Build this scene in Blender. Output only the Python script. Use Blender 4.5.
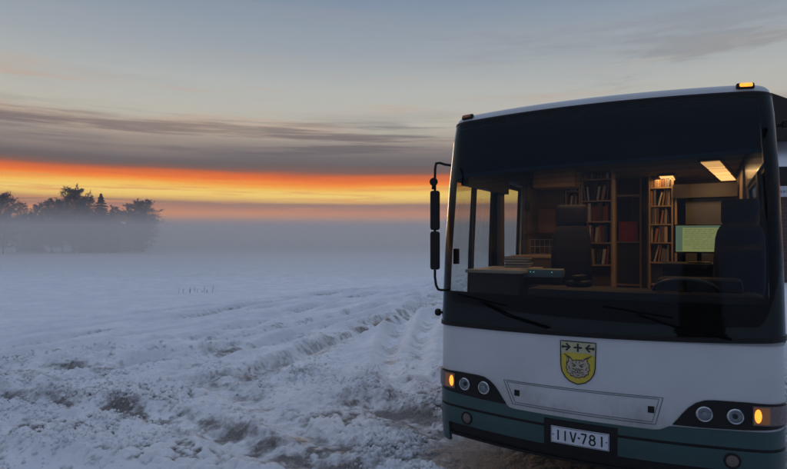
import bpy, bmesh, math, random
import numpy as np
from mathutils import Vector, Matrix
for o in list(bpy.data.objects): bpy.data.objects.remove(o)
scene = bpy.context.scene
col = scene.collection
R_ = math.radians

# ------------------------------------------------------------------ camera
cd = bpy.data.cameras.new("camera"); cam = bpy.data.objects.new("camera", cd); col.objects.link(cam)
cam.location = (0, 0, 2.0); cam.rotation_euler = (R_(90), 0, 0)
cd.sensor_width = 36; cd.lens = 568.0 / 787 * 36; cd.shift_y = 5.5 / 787
cd.clip_start = .05; cd.clip_end = 6000
scene.camera = cam
scene.render.resolution_x = 1024; scene.render.resolution_y = 610
scene.render.engine = 'CYCLES'
scene.cycles.volume_bounces = 3; scene.cycles.transparent_max_bounces = 24; scene.cycles.max_bounces = 10
scene.view_settings.view_transform = 'Standard'; scene.view_settings.look = 'None'
scene.view_settings.exposure = 0; scene.view_settings.gamma = 1; scene.view_settings.use_curve_mapping = False

def lin(r, g=None, b=None):
    if g is None: r, g, b = r
    f = lambda c: (c/255/12.92) if c <= 10 else ((c/255+.055)/1.055)**2.4
    return (f(r), f(g), f(b), 1)

# ------------------------------------------------------------------ world: dusk sky with cloud bands
w = bpy.data.worlds.new("World"); scene.world = w; w.use_nodes = True
nt = w.node_tree; N = nt.nodes; L = nt.links; N.clear()
def nd(t, **k):
    n = N.new(t)
    for a, b in k.items(): setattr(n, a, b)
    return n
def mth(op, a, b=None, c=None, clamp=False):
    n = nd('ShaderNodeMath', operation=op); n.use_clamp = clamp
    for i, x in enumerate((a, b, c)):
        if x is None: continue
        if isinstance(x, (int, float)): n.inputs[i].default_value = x
        else: L.new(x, n.inputs[i])
    return n.outputs[0]
def smooth(x, a, b, lo=0., hi=1.):
    n = nd('ShaderNodeMapRange', interpolation_type='SMOOTHSTEP')
    L.new(x, n.inputs[0])
    for i, v in zip((1, 2, 3, 4), (a, b, lo, hi)): n.inputs[i].default_value = v
    return n.outputs[0]
def mixc(f, a, b, blend='MIX'):
    n = nd('ShaderNodeMix', data_type='RGBA', blend_type=blend)
    for i, x in ((0, f), (6, a), (7, b)):
        if isinstance(x, (int, float)): n.inputs[i].default_value = x
        elif isinstance(x, tuple): n.inputs[i].default_value = x
        else: L.new(x, n.inputs[i])
    return n.outputs[2]
def noise(vec, scale, detail=4, rough=.55, sc=(1, 1, 1), loc=(0, 0, 0)):
    m = nd('ShaderNodeMapping'); m.inputs[3].default_value = sc; m.inputs[1].default_value = loc; L.new(vec, m.inputs[0])
    n = nd('ShaderNodeTexNoise'); n.inputs['Scale'].default_value = scale; n.inputs['Detail'].default_value = detail
    n.inputs['Roughness'].default_value = rough; L.new(m.outputs[0], n.inputs['Vector'])
    return n.outputs[0]
def ramp(x, stops):
    n = nd('ShaderNodeValToRGB'); L.new(x, n.inputs[0]); e = n.color_ramp.elements
    while len(e) < len(stops): e.new(.5)
    for i, (p, c) in enumerate(stops): e[i].position = p; e[i].color = lin(c)
    return n.outputs[0]
tc = nd('ShaderNodeTexCoord').outputs['Generated']
sx = nd('ShaderNodeSeparateXYZ'); L.new(tc, sx.inputs[0])
X, Y, Z = sx.outputs
hor = mth('SQRT', mth('ADD', mth('MULTIPLY', X, X), mth('MULTIPLY', Y, Y)))
el = mth('DIVIDE', Z, mth('MAXIMUM', hor, .05))                       # tangent of the elevation
n1 = noise(tc, 1.6, 5, .55, (1, 1, 9)); n2 = noise(tc, 3.0, 6, .6, (1, 1, 22), (3, 1, 0)); n3 = noise(tc, 2.2, 6, .62, (1, 1, 14), (7, 2, 5))
wob = mth('ADD', mth('MULTIPLY', mth('SUBTRACT', n1, .5), .022), mth('MULTIPLY', mth('SUBTRACT', n2, .5), .022))
wob = mth('MULTIPLY', wob, smooth(el, .02, .16, .35, 1.))
e2 = mth('ADD', mth('ADD', el, wob), mth('MULTIPLY_ADD', X, .004, .021))
SUN = [(-.2, (92, 88, 92)), (.034, (128, 106, 98)), (.045, (196, 126, 82)), (.056, (255, 160, 52)), (.065, (250, 150, 56)), (.073, (204, 130, 84)),
       (.081, (160, 118, 98)), (.087, (178, 128, 94)), (.091, (250, 200, 100)), (.100, (255, 216, 112)), (.110, (255, 200, 84)), (.117, (255, 152, 38)), (.125, (246, 112, 24)),
       (.132, (204, 98, 44)), (.139, (138, 92, 76)), (.147, (104, 92, 90)), (.160, (112, 104, 104)), (.178, (140, 130, 124)), (.197, (172, 162, 150)), (.224, (190, 185, 172)),
       (.28, (181, 183, 179)), (.34, (160, 168, 174)), (.44, (130, 146, 166)), (.75, (130, 150, 178)), (1.2, (158, 172, 198))]
x01 = mth('DIVIDE', mth('ADD', e2, .2), 1.4, clamp=True)
sunc = ramp(x01, [((p+.2)/1.4, c) for p, c in SUN])
BACK = [(-.2, (60, 66, 86)), (.02, (84, 88, 112)), (.12, (84, 94, 118)), (.25, (92, 108, 134)), (.5, (110, 126, 150)), (1.2, (158, 172, 198))]
backc = ramp(x01, [((p+.2)/1.4, c) for p, c in BACK])
az = mth('DIVIDE', mth('ADD', mth('MULTIPLY', Y, .985), mth('MULTIPLY', X, -.17)), mth('MAXIMUM', hor, .05))
azf = smooth(az, -.2, .8)
skyc = mixc(azf, backc, sunc)
# pale streaks and dark streaks of cloud
st1 = mth('MULTIPLY', smooth(n3, .47, .64), mth('MULTIPLY', smooth(el, .15, .19), smooth(el, .21, .34, 1., .1)))
skyc = mixc(mth('MULTIPLY', st1, .6), skyc, lin(196, 164, 142))
st2 = mth('MULTIPLY', smooth(n2, .44, .6), mth('MULTIPLY', smooth(el, .13, .15), smooth(el, .18, .225, 1., 0.)))
skyc = mixc(mth('MULTIPLY', st2, .75), skyc, lin(102, 94, 96))
bank = mth('MULTIPLY', mth('MULTIPLY', smooth(el, .13, .15), smooth(el, .17, .21, 1., 0.)), mth('MULTIPLY', smooth(X, -.5, -.05, 1., 0.), smooth(n1, .4, .6)))
skyc = mixc(mth('MULTIPLY', bank, .45), skyc, lin(172, 152, 138))
n5 = noise(tc, 3.4, 8, .68, (1, 1, 7), (4, 4, 1)); n6 = noise(tc, 1.1, 3, .5, (1, 1, 4), (2, 9, 3))
st5 = mth('MULTIPLY', mth('MULTIPLY', smooth(n5, .46, .64), smooth(n6, .4, .6)), mth('MULTIPLY', smooth(el, .15, .2), smooth(el, .24, .42, 1., .12)))
skyc = mixc(mth('MULTIPLY', st5, .55), skyc, lin(126, 124, 128))
n4 = noise(tc, 5, 5, .6, (1, 1, 26), (1, 8, 2))
st3 = mth('MULTIPLY', smooth(n4, .5, .66), mth('MULTIPLY', smooth(el, .03, .05), smooth(el, .09, .115, 1., 0.)))
skyc = mixc(mth('MULTIPLY', mth('MULTIPLY', st3, azf), .65), skyc, lin(236, 158, 84))
bg = nd('ShaderNodeBackground'); L.new(skyc, bg.inputs[0]); bg.inputs[1].default_value = 1.0
wo = nd('ShaderNodeOutputWorld'); L.new(bg.outputs[0], wo.inputs[0])

# the last low glow of the sun, just set behind the cloud bank
sd = bpy.data.lights.new("sun", 'SUN'); so = bpy.data.objects.new("sun", sd); col.objects.link(so)
sd.energy = .25; sd.angle = R_(12); sd.color = (1, .62, .36); so.rotation_euler = (R_(-84), 0, R_(10))

# ------------------------------------------------------------------ helpers
def mat(name, c, rough=.6, metal=0, spec=.5, bump=0, bscale=40, var=0, vscale=4, emit=None, estr=1, coat=0):
    m = bpy.data.materials.new(name); m.use_nodes = True; t = m.node_tree; b = t.nodes['Principled BSDF']
    c = tuple(c)+(1,) if len(c) == 3 else c
    b.inputs['Base Color'].default_value = c; b.inputs['Roughness'].default_value = rough; b.inputs['Metallic'].default_value = metal
    b.inputs['Specular IOR Level'].default_value = spec; b.inputs['Coat Weight'].default_value = coat
    tcn = t.nodes.new('ShaderNodeTexCoord')
    if var:
        n = t.nodes.new('ShaderNodeTexNoise'); n.inputs['Scale'].default_value = vscale; n.inputs['Detail'].default_value = 6
        t.links.new(tcn.outputs['Object'], n.inputs['Vector'])
        r = t.nodes.new('ShaderNodeMapRange'); r.inputs[1].default_value = .3; r.inputs[2].default_value = .7
        r.inputs[3].default_value = 1-var; r.inputs[4].default_value = 1+var*.5; t.links.new(n.outputs[0], r.inputs[0])
        h = t.nodes.new('ShaderNodeVectorMath'); h.operation = 'SCALE'; h.inputs[0].default_value = c[:3]
        t.links.new(r.outputs[0], h.inputs['Scale']); t.links.new(h.outputs[0], b.inputs['Base Color'])
    if bump:
        n = t.nodes.new('ShaderNodeTexNoise'); n.inputs['Scale'].default_value = bscale; n.inputs['Detail'].default_value = 5
        t.links.new(tcn.outputs['Object'], n.inputs['Vector'])
        bu = t.nodes.new('ShaderNodeBump'); bu.inputs['Strength'].default_value = bump; bu.inputs['Distance'].default_value = .02
        t.links.new(n.outputs[0], bu.inputs['Height']); t.links.new(bu.outputs[0], b.inputs['Normal'])
    if emit: b.inputs['Emission Color'].default_value = tuple(emit)+(1,); b.inputs['Emission Strength'].default_value = estr
    return m
def glassmat(name, tint=(.8, .85, .85), ior=1.5, rough=.01):
    m = bpy.data.materials.new(name); m.use_nodes = True; t = m.node_tree; t.nodes.clear()
    o = t.nodes.new('ShaderNodeOutputMaterial'); tr = t.nodes.new('ShaderNodeBsdfTransparent'); g = t.nodes.new('ShaderNodeBsdfGlossy')
    mx = t.nodes.new('ShaderNodeMixShader'); lw = t.nodes.new('ShaderNodeLayerWeight')
    # Schlick reflectance of a pane (same seen from either side)
    p = t.nodes.new('ShaderNodeMath'); p.operation = 'POWER'; p.inputs[1].default_value = 5
    lw.inputs['Blend'].default_value = .5; t.links.new(lw.outputs['Facing'], p.inputs[0])
    q = t.nodes.new('ShaderNodeMath'); q.operation = 'MULTIPLY_ADD'; q.inputs[1].default_value = .9; q.inputs[2].default_value = .028
    t.links.new(p.outputs[0], q.inputs[0])
    tr.inputs[0].default_value = tuple(tint)+(1,); g.inputs['Roughness'].default_value = rough; g.inputs[0].default_value = (.8, .92, 1, 1)
    t.links.new(q.outputs[0], mx.inputs[0]); t.links.new(tr.outputs[0], mx.inputs[1]); t.links.new(g.outputs[0], mx.inputs[2])
    t.links.new(mx.outputs[0], o.inputs[0]); return m

class MB:
    def __init__(s): s.v = []; s.f = []
    def add(s, vs, fs):
        k = len(s.v); s.v += [tuple(v) for v in vs]; s.f += [tuple(i+k for i in f) for f in fs]; return s
    def box(s, x0, x1, y0, y1, z0, z1, mtx=None):
        vs = [Vector((x, y, z)) for z in (z0, z1) for y in (y0, y1) for x in (x0, x1)]
        if mtx: vs = [mtx @ v for v in vs]
        return s.add(vs, [(0, 2, 3, 1), (4, 5, 7, 6), (0, 1, 5, 4), (2, 6, 7, 3), (0, 4, 6, 2), (1, 3, 7, 5)])
    def rbox(s, x0, x1, y0, y1, z0, z1, r=.02, mtx=None, seg=2):
        bm = bmesh.new(); bmesh.ops.create_cube(bm, size=1)
        for v in bm.verts: v.co = Vector((x0+(v.co.x+.5)*(x1-x0), y0+(v.co.y+.5)*(y1-y0), z0+(v.co.z+.5)*(z1-z0)))
        bmesh.ops.bevel(bm, geom=bm.edges[:], offset=r, segments=seg, affect='EDGES', profile=.6)
        if mtx: bm.transform(mtx)
        bm.verts.index_update()
        s.add([v.co[:] for v in bm.verts], [[v.index for v in f.verts] for f in bm.faces]); bm.free(); return s
    def tube(s, pts, r, n=8, cap=True):
        pts = [Vector(p) for p in pts]; rs = r if isinstance(r, (list, tuple)) else [r]*len(pts)
        vs = []; fs = []; up = None
        for i, p in enumerate(pts):
            d = (pts[min(i+1, len(pts)-1)]-pts[max(i-1, 0)]).normalized()
            if up is None: up = Vector((0, 0, 1)) if abs(d.z) < .9 else Vector((1, 0, 0))
            a = d.cross(up).normalized(); b = a.cross(d).normalized(); up = b
            for k in range(n):
                t = 2*math.pi*k/n; vs.append(p+(a*math.cos(t)+b*math.sin(t))*rs[i])
        for i in range(len(pts)-1):
            for k in range(n): fs.append((i*n+k, i*n+(k+1) % n, (i+1)*n+(k+1) % n, (i+1)*n+k))
        if cap: fs.append(tuple(range(n))[::-1]); fs.append(tuple((len(pts)-1)*n+k for k in range(n)))
        return s.add(vs, fs)
    def lathe(s, prof, n=32, mtx=None, cap=True):
        vs = [Vector((r*math.cos(2*math.pi*k/n), r*math.sin(2*math.pi*k/n), z)) for r, z in prof for k in range(n)]
        if mtx: vs = [mtx @ v for v in vs]
        fs = [(i*n+k, i*n+(k+1) % n, (i+1)*n+(k+1) % n, (i+1)*n+k) for i in range(len(prof)-1) for k in range(n)]
        if cap: fs += [tuple(range(n))[::-1], tuple((len(prof)-1)*n+k for k in range(n))]
        return s.add(vs, fs)
    def build(s, name, m, parent=None, smooth=False, mw=None):
        me = bpy.data.meshes.new(name); me.from_pydata(s.v, [], s.f); me.update()
        o = bpy.data.objects.new(name, me); col.objects.link(o)
        if m: me.materials.append(m)
        if smooth:
            for p in me.polygons: p.use_smooth = True
            bm = bmesh.new(); bm.from_mesh(me)
            for e in bm.edges:
                if len(e.link_faces) == 2 and e.calc_face_angle(0) > R_(40): e.smooth = False
            bm.to_mesh(me); bm.free()
        if parent: o.parent = parent
        if mw is not None: o.matrix_world = mw
        return o
def tag(o, label=None, cat=None, group=None, kind=None):
    for k, v in (('label', label), ('category', cat), ('group', group), ('kind', kind)):
        if v: o[k] = v
    return o
def empty(name, label, cat, loc=(0, 0, 0), rz=0, group=None):
    o = bpy.data.objects.new(name, None); col.objects.link(o); o.location = loc; o.rotation_euler = (0, 0, rz)
    return tag(o, label, cat, group)

# ------------------------------------------------------------------ ground: trodden, rutted snow
def hsh(ix, iy, k):
    n = (ix.astype(np.int64)*374761393 + iy.astype(np.int64)*668265263 + k*1274126177) & 0xffffffff
    n = ((n ^ (n >> 13))*1274126177) & 0xffffffff; n = n ^ (n >> 16)
    return (n & 0xffffff)/float(0xffffff)
def vnoise(x, y, k=0):
    ix = np.floor(x); iy = np.floor(y); fx = x-ix; fy = y-iy; fx = fx*fx*(3-2*fx); fy = fy*fy*(3-2*fy)
    a = hsh(ix, iy, k); b = hsh(ix+1, iy, k); c = hsh(ix, iy+1, k); d = hsh(ix+1, iy+1, k)
    return (a*(1-fx)+b*fx)*(1-fy)+(c*(1-fx)+d*fx)*fy
def fbm(x, y, k=0, o=4):
    s = 0; a = .5
    for i in range(o): s = s+a*vnoise(x, y, k+i); x = x*2.03+17; y = y*2.03+9; a *= .5
    return s/(1-.5**o)
def clods(x, y, cell, k, dens=.8):
    gx = x/cell; gy = y/cell; ix = np.floor(gx); iy = np.floor(gy); h = np.zeros_like(x)
    for dx in (-1, 0, 1):
        for dy in (-1, 0, 1):
            cx = ix+dx; cy = iy+dy; px = cx+hsh(cx, cy, k); py = cy+hsh(cx, cy, k+1)
            r = .25+.6*hsh(cx, cy, k+2)**1.5; on = hsh(cx, cy, k+3) < dens
            d2 = ((gx-px)**2+(gy-py)**2)/(r*r)
            h = np.maximum(h, np.where(on, r*np.sqrt(np.maximum(0, 1-d2)), 0))
    return h*cell
def tdist(x, y, pts):
    # distance to a polyline, and the signed side of it
    best = np.full_like(x, 1e9); sg = np.zeros_like(x)
    P = np.array(pts, float)
    for _ in range(2):   # chaikin rounding
        Q = [P[0]]
        for a, b in zip(P[:-1], P[1:]): Q += [a*.75+b*.25, a*.25+b*.75]
        P = np.array(Q+[P[-1]])
    for a, b in zip(P[:-1], P[1:]):
        d = b-a; L2 = (d**2).sum(); t = np.clip(((x-a[0])*d[0]+(y-a[1])*d[1])/L2, 0, 1)
        ex = x-a[0]-t*d[0]; ey = y-a[1]-t*d[1]; q = ex*ex+ey*ey
        m = q < best; best = np.where(m, q, best); sg = np.where(m, np.sign(d[0]*ey-d[1]*ex), sg)
    return np.sqrt(best)*sg
G = lambda l: [(a, b) for a, b in l]
# (points X,Y in metres, depth, half width, berm height, dirt)
TR = [
 ([(8, 42), (1.9, 22.7), (.22, 18.9), (-1.37, 14.6), (-3.2, 11.4), (-4.6, 9.1), (-6.4, 7.0)], .07, .22, .05, .15),
 ([(9, 40), (2.6, 20.5), (.2, 15.8), (-1.0, 12.0), (-1.62, 9.9), (-2.05, 8.1)], .055, .26, .04, .6),
 ([(11, 52), (3.1, 26.4), (-.52, 21.8), (-2.65, 16.2), (-3.65, 12.0), (-4.0, 9.3), (-5.2, 7.3)], .06, .25, .05, .1),
 ([(14, 60), (2.6, 28), (-2.1, 22.0), (-5.0, 15.5), (-6.8, 11.4), (-7.6, 7.8)], .05, .25, .04, .0),
 ([(12, 46), (1.28, 19.9), (.4, 15.8), (.06, 12.6), (-.07, 10.3), (0.0, 8.23), (.15, 7.2)], .10, .20, .05, .3),
 ([(12, 40), (1.5, 16.7), (.86, 14.2), (.49, 11.36), (.35, 9.1), (.5, 7.9)], .07, .18, .05, .15),
 ([(-6.5, 8.4), (-5.3, 8.9), (-3.9, 9.3), (-2.6, 10.4), (-2.0, 11.6)], .06, .28, .05, .65),
 ([(-3.0, 7.9), (-2.0, 8.5), (-1.2, 8.35), (-.2, 8.1), (.66, 8.3), (1.4, 8.6)], .10, .12, .07, .7),
 ([(-6.5, 7.6), (-4.2, 7.1), (-3.0, 6.7), (-2.15, 6.15), (-1.4, 5.54), (-.56, 4.96), (.4, 4.2), (1.2, 3.2)], .13, .2, .10, 1.),
 ([(-4.0, 5.6), (-2.8, 5.0), (-1.6, 4.3), (-.4, 3.4)], .08, .22, .08, .35),
 ([(-6.2, 6.6), (-4.3, 5.9), (-3.3, 5.1), (-2.2, 4.3)], .06, .25, .06, .1),
 ([(-.3, 6.9), (.2, 6.3), (.55, 5.75), (.9, 5.2), (1.4, 4.3)], .10, .26, .06, 1.),
 ([(-2.6, 7.9), (-1.8, 7.1), (-1.2, 6.2), (-.5, 5.3)], .06, .2, .06, .5),
 ([(-5.6, 10.6), (-4.3, 11.2), (-3.0, 12.6), (-1.2, 16), (1, 20)], .05, .2, .04, .1),
]
def fan(A, B_, n):
    m = 7; out = []
    def rs(P):
        P = np.array(P, float); l = np.concatenate([[0], np.cumsum(np.hypot(*np.diff(P, axis=0).T))]); t = np.linspace(0, l[-1], m)
        return np.stack([np.interp(t, l, P[:, 0]), np.interp(t, l, P[:, 1])], -1)
    a, b = rs(A), rs(B_)
    for k in range(n):
        t = (k+.5)/n; out.append([tuple(p) for p in a*(1-t)+b*t])
    return out
# tyre tracks sweeping in from the far right, fanned out to the left and to the near edge
FAN = fan([(22, 46), (9, 33), (0, 25.5), (-6, 17.5), (-10.5, 10.5)], [(13, 38), (3.4, 21), (.6, 14.6), (-.9, 11.0), (-1.7, 8.3)], 8)
for k, p in enumerate(FAN): TR.append((p, .075 if k % 2 else .055, .15, .055, 0.))
def ground_h(x, y):
    r = np.hypot(x, y)
    wa = .05+.13*np.clip((9-y)/3, 0, 1); wx = x+wa*(fbm(x*.9, y*.9, 5, 3)-.5); wy = y+wa*(fbm(x*.9, y*.9, 15, 3)-.5)
    far = np.clip((r-13)/25, 0, 1)
    h = .06*(fbm(x*.22, y*.22, 31, 3)-.5)+.03*(fbm(x*1.0, y*1.0, 41, 3)-.5)
    h += .17*far*(fbm(x*.28, y*.5, 51, 5)-.5)
    crust = fbm(x*1.6, y*2.6, 55, 5); fz = np.clip((x+9.5-.35*(y-8))/3, 0, 1)*np.clip((y-7)/2, 0, 1); h += (.02+.10*np.clip((r-9)/20, 0, 1))*np.abs(crust-.5)*-1.6*(1-.75*fz)
    h += .035*(fbm(x*5, y*6, 61, 4)-.5)
    dirt_shade = np.zeros_like(x); rut = np.zeros_like(x); fanp = np.zeros_like(x); rv = .8+.4*fbm(x*.8, y*.8, 66, 2); bv_ = (.45+1.1*fbm(x*4, y*4, 71, 4)); fz2 = np.clip((r-8)/4, 0, 1); bv_ = bv_*(1-fz2)+(.85+.3*fbm(x*2, y*2, 73, 3))*fz2
    farx = .55+.85*np.clip((r-7)/5, 0, 1)
    for pts, dep, hw, berm, di in TR:
        d = tdist(wx, wy, pts); a = np.abs(d)
        prof = np.exp(-(a/hw)**2.6); rut = np.maximum(rut, prof)
        h -= dep*farx*prof*rv; dirt_shade = np.maximum(dirt_shade, .36*prof)  # rut floors greyed as packed snow, with rut shade painted in
        h += .004*np.cos(d*2*np.pi/.19)*np.exp(-(a/(hw*2.6))**2)*np.clip((y-6)/2, 0, 1)
        h += berm*.8*farx*(.7+.3*np.clip((y-8)/3, 0, 1))*np.exp(-((a-hw*1.8)/(hw*.6))**2)*bv_
        if not di: fanp = np.maximum(fanp, prof)
        if di: dirt_shade = np.maximum(dirt_shade, di*np.exp(-(a/(hw*1.45))**2))
    # broken, chunky snow thrown up all over the foreground
    near = np.clip((10.5-y)/3.2, 0, 1)
    left = np.clip(1-np.hypot((x+5.0)/3.6, (y-8.8)/2.2), 0, 1)*1.6
    cz = np.clip(np.maximum(near, left), 0, 1)
    patch = np.clip((fbm(x*.9, y*1.1, 81, 4)-.40)*5+.55, .35, 1)
    cz = cz*patch*(1-.8*rut)
    cx = x+.05*(fbm(x*9, y*9, 91, 2)-.5); cy = y+.05*(fbm(x*9, y*9, 95, 2)-.5)
    big = np.zeros_like(x); mid = np.zeros_like(x); sm = np.zeros_like(x); ti = np.zeros_like(x); k_ = (r < 24) & (r > 1)
    for arr, ce, sd_, de in ((big, .24, 101, .42), (mid, .125, 111, .75), (sm, .068, 121, .9), (ti, .040, 127, .9)):
        if k_.any(): arr[k_] = clods(cx[k_], cy[k_], ce, sd_, de)
    lump = .30*big+.70*mid+.85*sm+.9*ti
    h += lump*cz*.60
    mf = np.clip(1.25-r/26, 0, 1)*(1-.75*rut)*np.clip((fbm(x*.6, y*.9, 87, 3)-.38)*6, 0.1, 1)
    h += mf*(.35*sm+.35*mid)*(1-cz)
    h += .09*np.exp(-(((x+.55)/.8)**4+((y-7.35)/.42)**4))*(.5+1.0*fbm(x*4, y*4, 131, 4))
    n1_ = fbm(x*2.6, y*3.2, 141, 5)
    dirt_shade = dirt_shade*np.clip(2.6*(n1_-.27), 0, 1.2)
    low = np.clip(1.25-lump/.05, 0, 1)                                     # slush between the lumps, darkened further to paint in crevice shade
    dirt_shade = np.maximum(dirt_shade, .62*cz*low*np.clip((fbm(x*1.1, y*1.3, 151, 4)-.36)*6, .25, 1))
    zone = np.exp(-(((x+.1)/1.9)**2+((y-5.6)/1.8)**2)); wet = np.exp(-(((x-.55)/.95)**2+((y-6.0)/1.9)**2)); zone = np.maximum(zone, .8*np.exp(-(((x+2.4)/2.0)**2+((y-8.6)/.9)**2)))
    dirt_shade = np.maximum(dirt_shade, zone*np.clip((fbm(x*1.9, y*2.4, 155, 5)-.36)*3.0, 0, .8)*(.35+.65*low)); dirt_shade = np.maximum(dirt_shade, wet*np.clip((fbm(x*2.3, y*2.9, 157, 5)-.28)*3.2, 0, 1)*(.45+.55*low))
    dirt_shade = np.maximum(dirt_shade, .34*fanp*(.55+.9*fbm(x*.7, y*.7, 171, 3)))  # packed-snow grey in the fanned tracks, also painting shade their low relief lacks
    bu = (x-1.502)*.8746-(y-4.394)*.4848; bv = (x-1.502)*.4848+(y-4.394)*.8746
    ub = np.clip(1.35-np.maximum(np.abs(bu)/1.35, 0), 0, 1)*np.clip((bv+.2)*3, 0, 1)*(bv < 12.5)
    ub = np.clip(ub*3, 0, 1); h = h*(1-.75*ub)-.02*ub; dirt_shade = np.maximum(dirt_shade, .8*ub*np.clip(fbm(x*2, y*2, 161, 3)*1.5, 0, 1))
    return h, np.clip(dirt_shade, 0, 1), cz*(1-ub)
NR, NC = 1250, 1150
rr = np.concatenate([[.3, .8], np.geomspace(2.3, 75, NR-2)]); aa = np.linspace(R_(-54), R_(54), NC)
RR, AA = np.meshgrid(rr, aa, indexing='ij'); GX = RR*np.sin(AA); GY = RR*np.cos(AA)
GH, GD, GC = ground_h(GX, GY)
edge = np.clip((75-RR)/15, 0, 1); GH = GH*edge
me = bpy.data.meshes.new('snow_ground'); nv = NR*NC
me.vertices.add(nv); co = np.stack([GX, GY, GH], -1).reshape(-1).astype(np.float32); me.vertices.foreach_set('co', co)
i, j = np.meshgrid(np.arange(NR-1), np.arange(NC-1), indexing='ij'); a0 = (i*NC+j).ravel()
quads = np.stack([a0, a0+NC, a0+NC+1, a0+1], -1).astype(np.int32); nf = len(quads)
quads = quads[:, ::-1]
me.loops.add(nf*4); me.loops.foreach_set('vertex_index', np.ascontiguousarray(quads).ravel()); me.polygons.add(nf)
me.polygons.foreach_set('loop_start', np.arange(0, nf*4, 4, dtype=np.int32)); me.polygons.foreach_set('use_smooth', np.ones(nf, bool))
me.update(calc_edges=True); me.validate()
at = me.attributes.new('slush_shade', 'FLOAT', 'POINT'); at.data.foreach_set('value', GD.ravel().astype(np.float32))
# close the sheet out to the horizon with surrounding rings in the same mesh
bm = bmesh.new(); bm.from_mesh(me); lay = bm.verts.layers.float.get('slush_shade')
bm.verts.ensure_lookup_table()
rim = [bm.verts[(NR-1)*NC+j] for j in range(0, NC)]
AR = np.linspace(R_(54), R_(306), 90)[1:-1]
def gv(r, a): return bm.verts.new((r*math.sin(a), r*math.cos(a), 0))
left = [bm.verts[i*NC] for i in range(NR)]; right = [bm.verts[i*NC+NC-1] for i in range(NR)]
cols = [right]; step = list(range(0, NR-1, 45))+[NR-1]
c0 = [right[i] for i in step]; prevc = c0
for a in AR:
    c1 = [gv(rr[i], a) for i in step]
    for k in range(len(step)-1): bm.faces.new((prevc[k], prevc[k+1], c1[k+1], c1[k])[::-1])
    prevc = c1
cl = [left[i] for i in step]
for k in range(len(step)-1): bm.faces.new((prevc[k], prevc[k+1], cl[k+1], cl[k])[::-1])
prev_ring = None
ANG = np.linspace(0, 2*math.pi, 97)[:-1]
rings = []
for r in (74.0, 200, 600, 2500):
    rings.append([bm.verts.new((r*math.sin(a), r*math.cos(a), -.02 if r < 100 else 0)) for a in ANG])
for p, q in zip(rings[:-1], rings[1:]):
    for k in range(96): bm.faces.new((p[k], q[k], q[(k+1) % 96], p[(k+1) % 96])[::-1])
bm.normal_update(); bm.to_mesh(me); bm.free()
for f in ('use_smooth',): me.polygons.foreach_set(f, np.ones(len(me.polygons), bool))
snow = bpy.data.objects.new('snow_ground', me); col.objects.link(snow); tag(snow, kind='structure')
sm_ = bpy.data.materials.new('snow'); sm_.use_nodes = True; nt = sm_.node_tree; N = nt.nodes; L = nt.links
b = N['Principled BSDF']; b.inputs['Roughness'].default_value = .62; b.inputs['Specular IOR Level'].default_value = .35
tcn = N.new('ShaderNodeTexCoord').outputs['Object']
atn = N.new('ShaderNodeAttribute'); atn.attribute_name = 'slush_shade'; dfac = atn.outputs['Fac']
nA = noise(tcn, 9, 8, .65); nB = noise(tcn, 60, 6, .7); nC = noise(tcn, 1.1, 5, .6)
dm = smooth(mth('ADD', dfac, mth('MULTIPLY', mth('MULTIPLY', mth('SUBTRACT', nA, .5), 1.2), smooth(dfac, 0, .2))), .08, .75)
sn = mixc(smooth(nC, .35, .7), lin(230, 234, 240), lin(244, 246, 249))
grit = smooth(nB, .62, .72); grit = mth('MULTIPLY', grit, smooth(nC, .4, .62, 0., .5))
sn = mixc(mth('MULTIPLY', grit, .5), sn, lin(120, 112, 104))
sl = mixc(smooth(nB, .35, .65), lin(58, 54, 52), lin(128, 121, 116))
cfin = mixc(mth('MULTIPLY', dm, .93), sn, sl); L.new(cfin, b.inputs['Base Color'])
rg = nd('ShaderNodeMapRange'); L.new(dm, rg.inputs[0]); rg.inputs[3].default_value = .65; rg.inputs[4].default_value = .3; L.new(rg.outputs[0], b.inputs['Roughness'])
bu = N.new('ShaderNodeBump'); bu.inputs['Strength'].default_value = .9; bu.inputs['Distance'].default_value = .03
hh = mth('ADD', mth('MULTIPLY', nA, .7), mth('MULTIPLY', nB, .35)); L.new(hh, bu.inputs['Height']); L.new(bu.outputs[0], b.inputs['Normal'])
me.materials.append(sm_)
# loose crumbs and clods of snow lying on the churned ground
rg_ = np.random.default_rng(3); wgt = (GC[:-1, :-1].clip(.02, 1)**1.3)*(RR[:-1, :-1] > 3.2)*(RR[:-1, :-1] < 12)*(RR[:-1, :-1]**1.15)
wgt = wgt*(vnoise(GX[:-1, :-1]*1.7, GY[:-1, :-1]*1.7, 201) > .38)
wgt = (wgt/wgt.sum()).ravel(); NCL = 15000; pick = rg_.choice(len(wgt), NCL, p=wgt)
ico = bmesh.new(); bmesh.ops.create_icosphere(ico, subdivisions=2, radius=1); iv = np.array([v.co[:] for v in ico.verts]); ico.verts.index_update(); iff = np.array([[v.index for v in f.verts] for f in ico.faces]); ico.free()
VV = []; FF = []; nvi = len(iv)
pi_, pj_ = np.unravel_index(pick, (NR-1, NC-1)); sz = .010+.030*rg_.random(NCL)**2.6
for k in range(NCL):
    q = rg_.normal(size=(3, 3)); q, _ = np.linalg.qr(q); d_ = rg_.normal(size=(5, 3)); d_ /= np.linalg.norm(d_, axis=1)[:, None]
    v = iv*(1+.0*iv); 
    for dd in d_: v = v-np.maximum(0, v@dd-.55)[:, None]*dd[None]*.85        # knocked-off facets
    v = (v*np.array([1, .8, .7]))@q*sz[k]
    VV.append(v+np.array([GX[pi_[k], pj_[k]]+rg_.normal()*.01, GY[pi_[k], pj_[k]]+rg_.normal()*.01, GH[pi_[k], pj_[k]]+sz[k]*.35])); FF.append(iff+k*nvi)
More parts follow.
